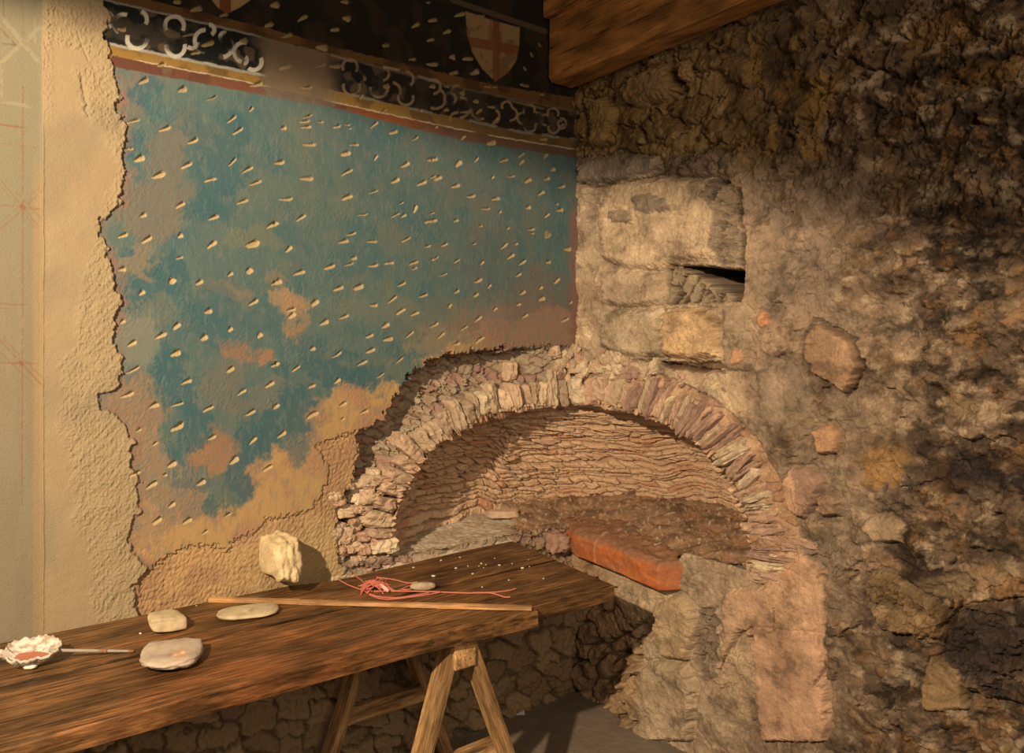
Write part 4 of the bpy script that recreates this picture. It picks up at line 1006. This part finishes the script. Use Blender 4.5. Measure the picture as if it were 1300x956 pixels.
br = empty('paint_brush', on_t(110, 829)); tag(br, 'thin grey stick brush propped from the shell rim onto the table', 'brush')
def inbr(o):
    o.matrix_parent_inverse = Matrix.Translation(-br.location); o.parent = br; return o
br_loc = br.location.copy()
def chb(name, a, b, r0, r1, m):
    pts = [A.lerp(B, a+(b-a)*i/6)-br_loc for i in range(7)]
    o = tube(name, pts, [r0+(r1-r0)*i/6 for i in range(7)], m, parent=br); return o
chb('handle', 0, .62, .0045, .0042, mb); chb('binding', .60, .68, .0055, .0055, mbd); chb('handle', .66, .96, .0040, .0034, mb); chb('tip', .94, 1.0, .0048, .003, mbd)

# red cord
def cord():
    m = mk_mat('red_cord_fibre', .8, (700,.0006), (0,0), .25, 300, attr=False, base=tuple(K(196,104,74)))
    rr = random.Random(5)
    root = empty('red_cord', on_t(470, 745)); tag(root, 'tangled bundle of thin red cord lying on the table beside the lath', 'cord')
    o0 = root.location.copy()
    def path(px_pts, lift=.003, rad=.0022, name='strand', mat=m):
        P = [Vector(on_t(x, y))+Vector((0, 0, lift+h)) for x, y, h in px_pts]
        out = []
        for i in range(len(P)-1):
            p0 = P[max(i-1, 0)]; p1 = P[i]; p2 = P[i+1]; p3 = P[min(i+2, len(P)-1)]
            for k in range(8):
                t = k/8; out.append(.5*((2*p1)+(-p0+p2)*t+(2*p0-5*p1+4*p2-p3)*t*t+(-p0+3*p1-3*p2+p3)*t**3)-o0)
        out.append(P[-1]-o0)
        return tube(name, out, rad, mat, parent=root, seg=7)
    path([(430,737,0),(442,744,.001),(458,750,.001),(478,758,0),(500,760,0),(520,758,0),(545,754,.001)])
    path([(452,733,0),(460,740,.004),(466,748,.002)])
    path([(466,752,0),(500,752,.001),(540,752,.0),(590,754,0),(622,754,0),(640,759,0),(648,759,0)], rad=.0024)
    path([(600,754,.001),(628,753,0),(645,751,0),(655,749,.002)], rad=.0022)
    path([(478,736,.006),(500,738,.003),(518,742,.002),(530,742,.006)])
    path([(490,744,.004),(502,752,.002),(515,748,.004),(528,744,.006)])
    path([(508,750,.002),(520,750,.002),(532,746,.004)])
    path([(468,756,0),(490,762,0),(530,758,0),(560,753,0)])
    for i in range(26):    # wound hank
        a0 = rr.uniform(-.9, .9); cx, cy = 474+rr.uniform(-6, 8), 747+rr.uniform(-3, 3)
        L = rr.uniform(10, 20)
        pts = [(cx+L*math.cos(a0)*t+rr.uniform(-2.5, 2.5), cy+.55*L*math.sin(a0)*t+rr.uniform(-2, 2), max(0, .016*(1-abs(t))+rr.uniform(-.003, .005))) for t in (-1,-.5,0,.5,1)]
        path(pts, rad=.0022)
    tube('knot', [Vector(on_t(477, 742))+Vector((0,0,.012))-o0, Vector(on_t(486, 750))+Vector((0,0,.014))-o0, Vector(on_t(493, 754))+Vector((0,0,.010))-o0], [.006,.008,.005], mk_mat('pale_cord_wrap', .8, (400,.001), (0,0), .2, 300, attr=False, base=tuple(K(222,160,130))), parent=root)['label'] = 'pale pink knot'
cord()

# crumbs of plaster
rr = random.Random(11)
pts = [(584,708),(594,719),(608,719),(611,716),(614,721),(628,709),(634,718),(671,711),(672,720),(646,737),(612,746),(525,721),(550,732),(600,729),(650,716),(690,735),(663,722),(617,717),(579,722),(560,712),(240,759),(178,805)]
for i, (x, y) in enumerate(pts):
    zz = rr.uniform(.003, .008)
    p = on_t(x, max(y, 690)); w_, e_ = swe(p[0], p[1])
    if w_ < .03: p = W(e_, .035, .75)
    if i == 21: zz = .007
    rock_obj('plaster_crumb', p, (zz*rr.uniform(1, 1.8), zz, zz*.6), 500+i, K(220,196,150), 'tiny white crumb of plaster scattered on the dark table top', 'crumb', 'plaster crumbs on the table', rz=rr.random()*3, n=3, corner=.35, rough=.1, base=CB)

# ------------------------------------------------------------------ beams, floor, ceiling
def slab_beam(name, t0, t1, e0, e1, z0, z1, label, cham=.02):
    import bmesh
    root = None
    n = 90
    prof = [(e1-.0, z0+cham), (e1-cham*.9, z0), (e0, z0), (e0, z1), (e1, z1)]
    ts = np.linspace(t0, t1, n); vs = []
    for i, t in enumerate(ts):
        for (e, z) in prof:
            wob = .006*float(fbm(np.array([t*2.5+z*3]), np.array([e*7+z]), 3, 41)[0])
            ee = e+(wob if e > .05 else 0); zz = z+(wob*.7 if z < z0+.06 else 0)
            vs.append((C0[0]+t*VX-ee*UX, C0[1]+t*VY-ee*UY, zz))
    k = len(prof); fs = []
    for i in range(n-1):
        for j in range(k): fs.append((i*k+j, i*k+(j+1) % k, (i+1)*k+(j+1) % k, (i+1)*k+j))
    fs.append(tuple(range(k))[::-1]); fs.append(tuple((n-1)*k+j for j in range(k)))
    me = bpy.data.meshes.new(name); me.from_pydata(vs, [], fs)
    bm = bmesh.new(); bm.from_mesh(me); bmesh.ops.recalc_face_normals(bm, faces=bm.faces)
    a = math.atan2(VY, VX); Rm = Matrix.Rotation(-a, 3, 'Z'); org = Vector((C0[0], C0[1], z0))
    for v in bm.verts: v.co = Rm @ (v.co-org)
    bm.to_mesh(me); bm.free()
    me.materials.append(M_BEAM); o = bpy.data.objects.new(name, me); COL.objects.link(o)
    o.location = org; o.rotation_euler = (0, 0, a)
    return tag(o, label, 'beam')
slab_beam('ceiling_beam', .015, 3.2, .05, .180, 2.742, 3.02, 'heavy brown timber beam along the top of the stone wall, chamfered lower edge', .02)
slab_beam('ceiling_beam', .012, 3.2, .04, .215, 3.024, 3.33, 'upper brown timber resting on the chamfered beam at the ceiling corner', .006)

def plane(name, z, mat, flip, label):
    n = 60
    xs = np.linspace(-3.2, 3.2, n); ys = np.linspace(-2.5, 4.2, n); X, Y = np.meshgrid(xs, ys)
    w_, e_ = swe(X, Y); Z = z+(.006*fbm(X*3, Y*3, 3, 5) if z < 1 else 0*X)
    keep = (np.minimum(w_, e_) > -.12)
    q = grid_quads(n, n, keep, flip=flip)
    col = np.zeros(X.shape+(3,))+(K(120,96,70) if z < 1 else K(90,62,38))
    v, c, q = compact(np.stack([X, Y, Z], -1).reshape(-1, 3), col.reshape(-1, 3), q)
    return tag(np_mesh(name, v, q, mat, c), label, kind='structure')
plane('floor', 0., mk_mat('beaten_earth_floor', .95, (40,.004), (8,.006), .2, 10), False, 'beaten earth floor')
plane('ceiling', 3.34, mk_mat('dark_ceiling_boards', .9, (30,.003), (0,0), .2, 12, stretch=(1,8,1)), True, 'dark timber ceiling')

# ------------------------------------------------------------------ light
def spot(name, loc, target, power, color, size, ang, blend):
    l = bpy.data.lights.new(name, 'SPOT'); l.energy = power; l.color = color; l.shadow_soft_size = size
    l.spot_size = math.radians(ang); l.spot_blend = blend
    o = bpy.data.objects.new(name, l); COL.objects.link(o); o.location = loc
    o.rotation_euler = (Vector(target)-Vector(loc)).to_track_quat('-Z', 'Y').to_euler()
    return o
lp = Vector((-1.2, -.3, 2.50))
az = math.radians(102); el = math.radians(-66)
axis = Vector((math.cos(az)*math.cos(el), math.sin(az)*math.cos(el), math.sin(el)))
spot('spot_lamp', lp, lp+axis, 590, (1.0, .64, .315), .035, 139, .10)
al = bpy.data.lights.new('fill_light', 'AREA'); al.energy = 38; al.color = (1., .66, .34); al.size = 1.2  # soft fill added to lift the shadows, not an actual lamp in the room
ao = bpy.data.objects.new('fill_light', al); COL.objects.link(ao); ao.location = (1.2, -.8, 2.6)
ao.rotation_euler = (Vector((.2, 3.2, 1.6))-Vector(ao.location)).to_track_quat('-Z', 'Y').to_euler()
w = bpy.data.worlds.new('World'); S.world = w; w.use_nodes = True
bg = w.node_tree.nodes['Background']; bg.inputs[0].default_value = (1., .64, .36, 1); bg.inputs[1].default_value = .13

# ------------------------------------------------------------------ camera
cam = bpy.data.cameras.new('camera'); co = bpy.data.objects.new('camera', cam); COL.objects.link(co)
cam.sensor_width = 36; cam.lens = F/1300*36; cam.shift_y = -45/1300.; cam.clip_start = .05
co.location = (0, 0, EYE); co.rotation_euler = (math.pi/2, 0, 0)
S.camera = co
S.view_settings.view_transform = 'Standard'; S.view_settings.look = 'None'; S.view_settings.gamma = 1
S.view_settings.use_curve_mapping = False; S.view_settings.exposure = 0
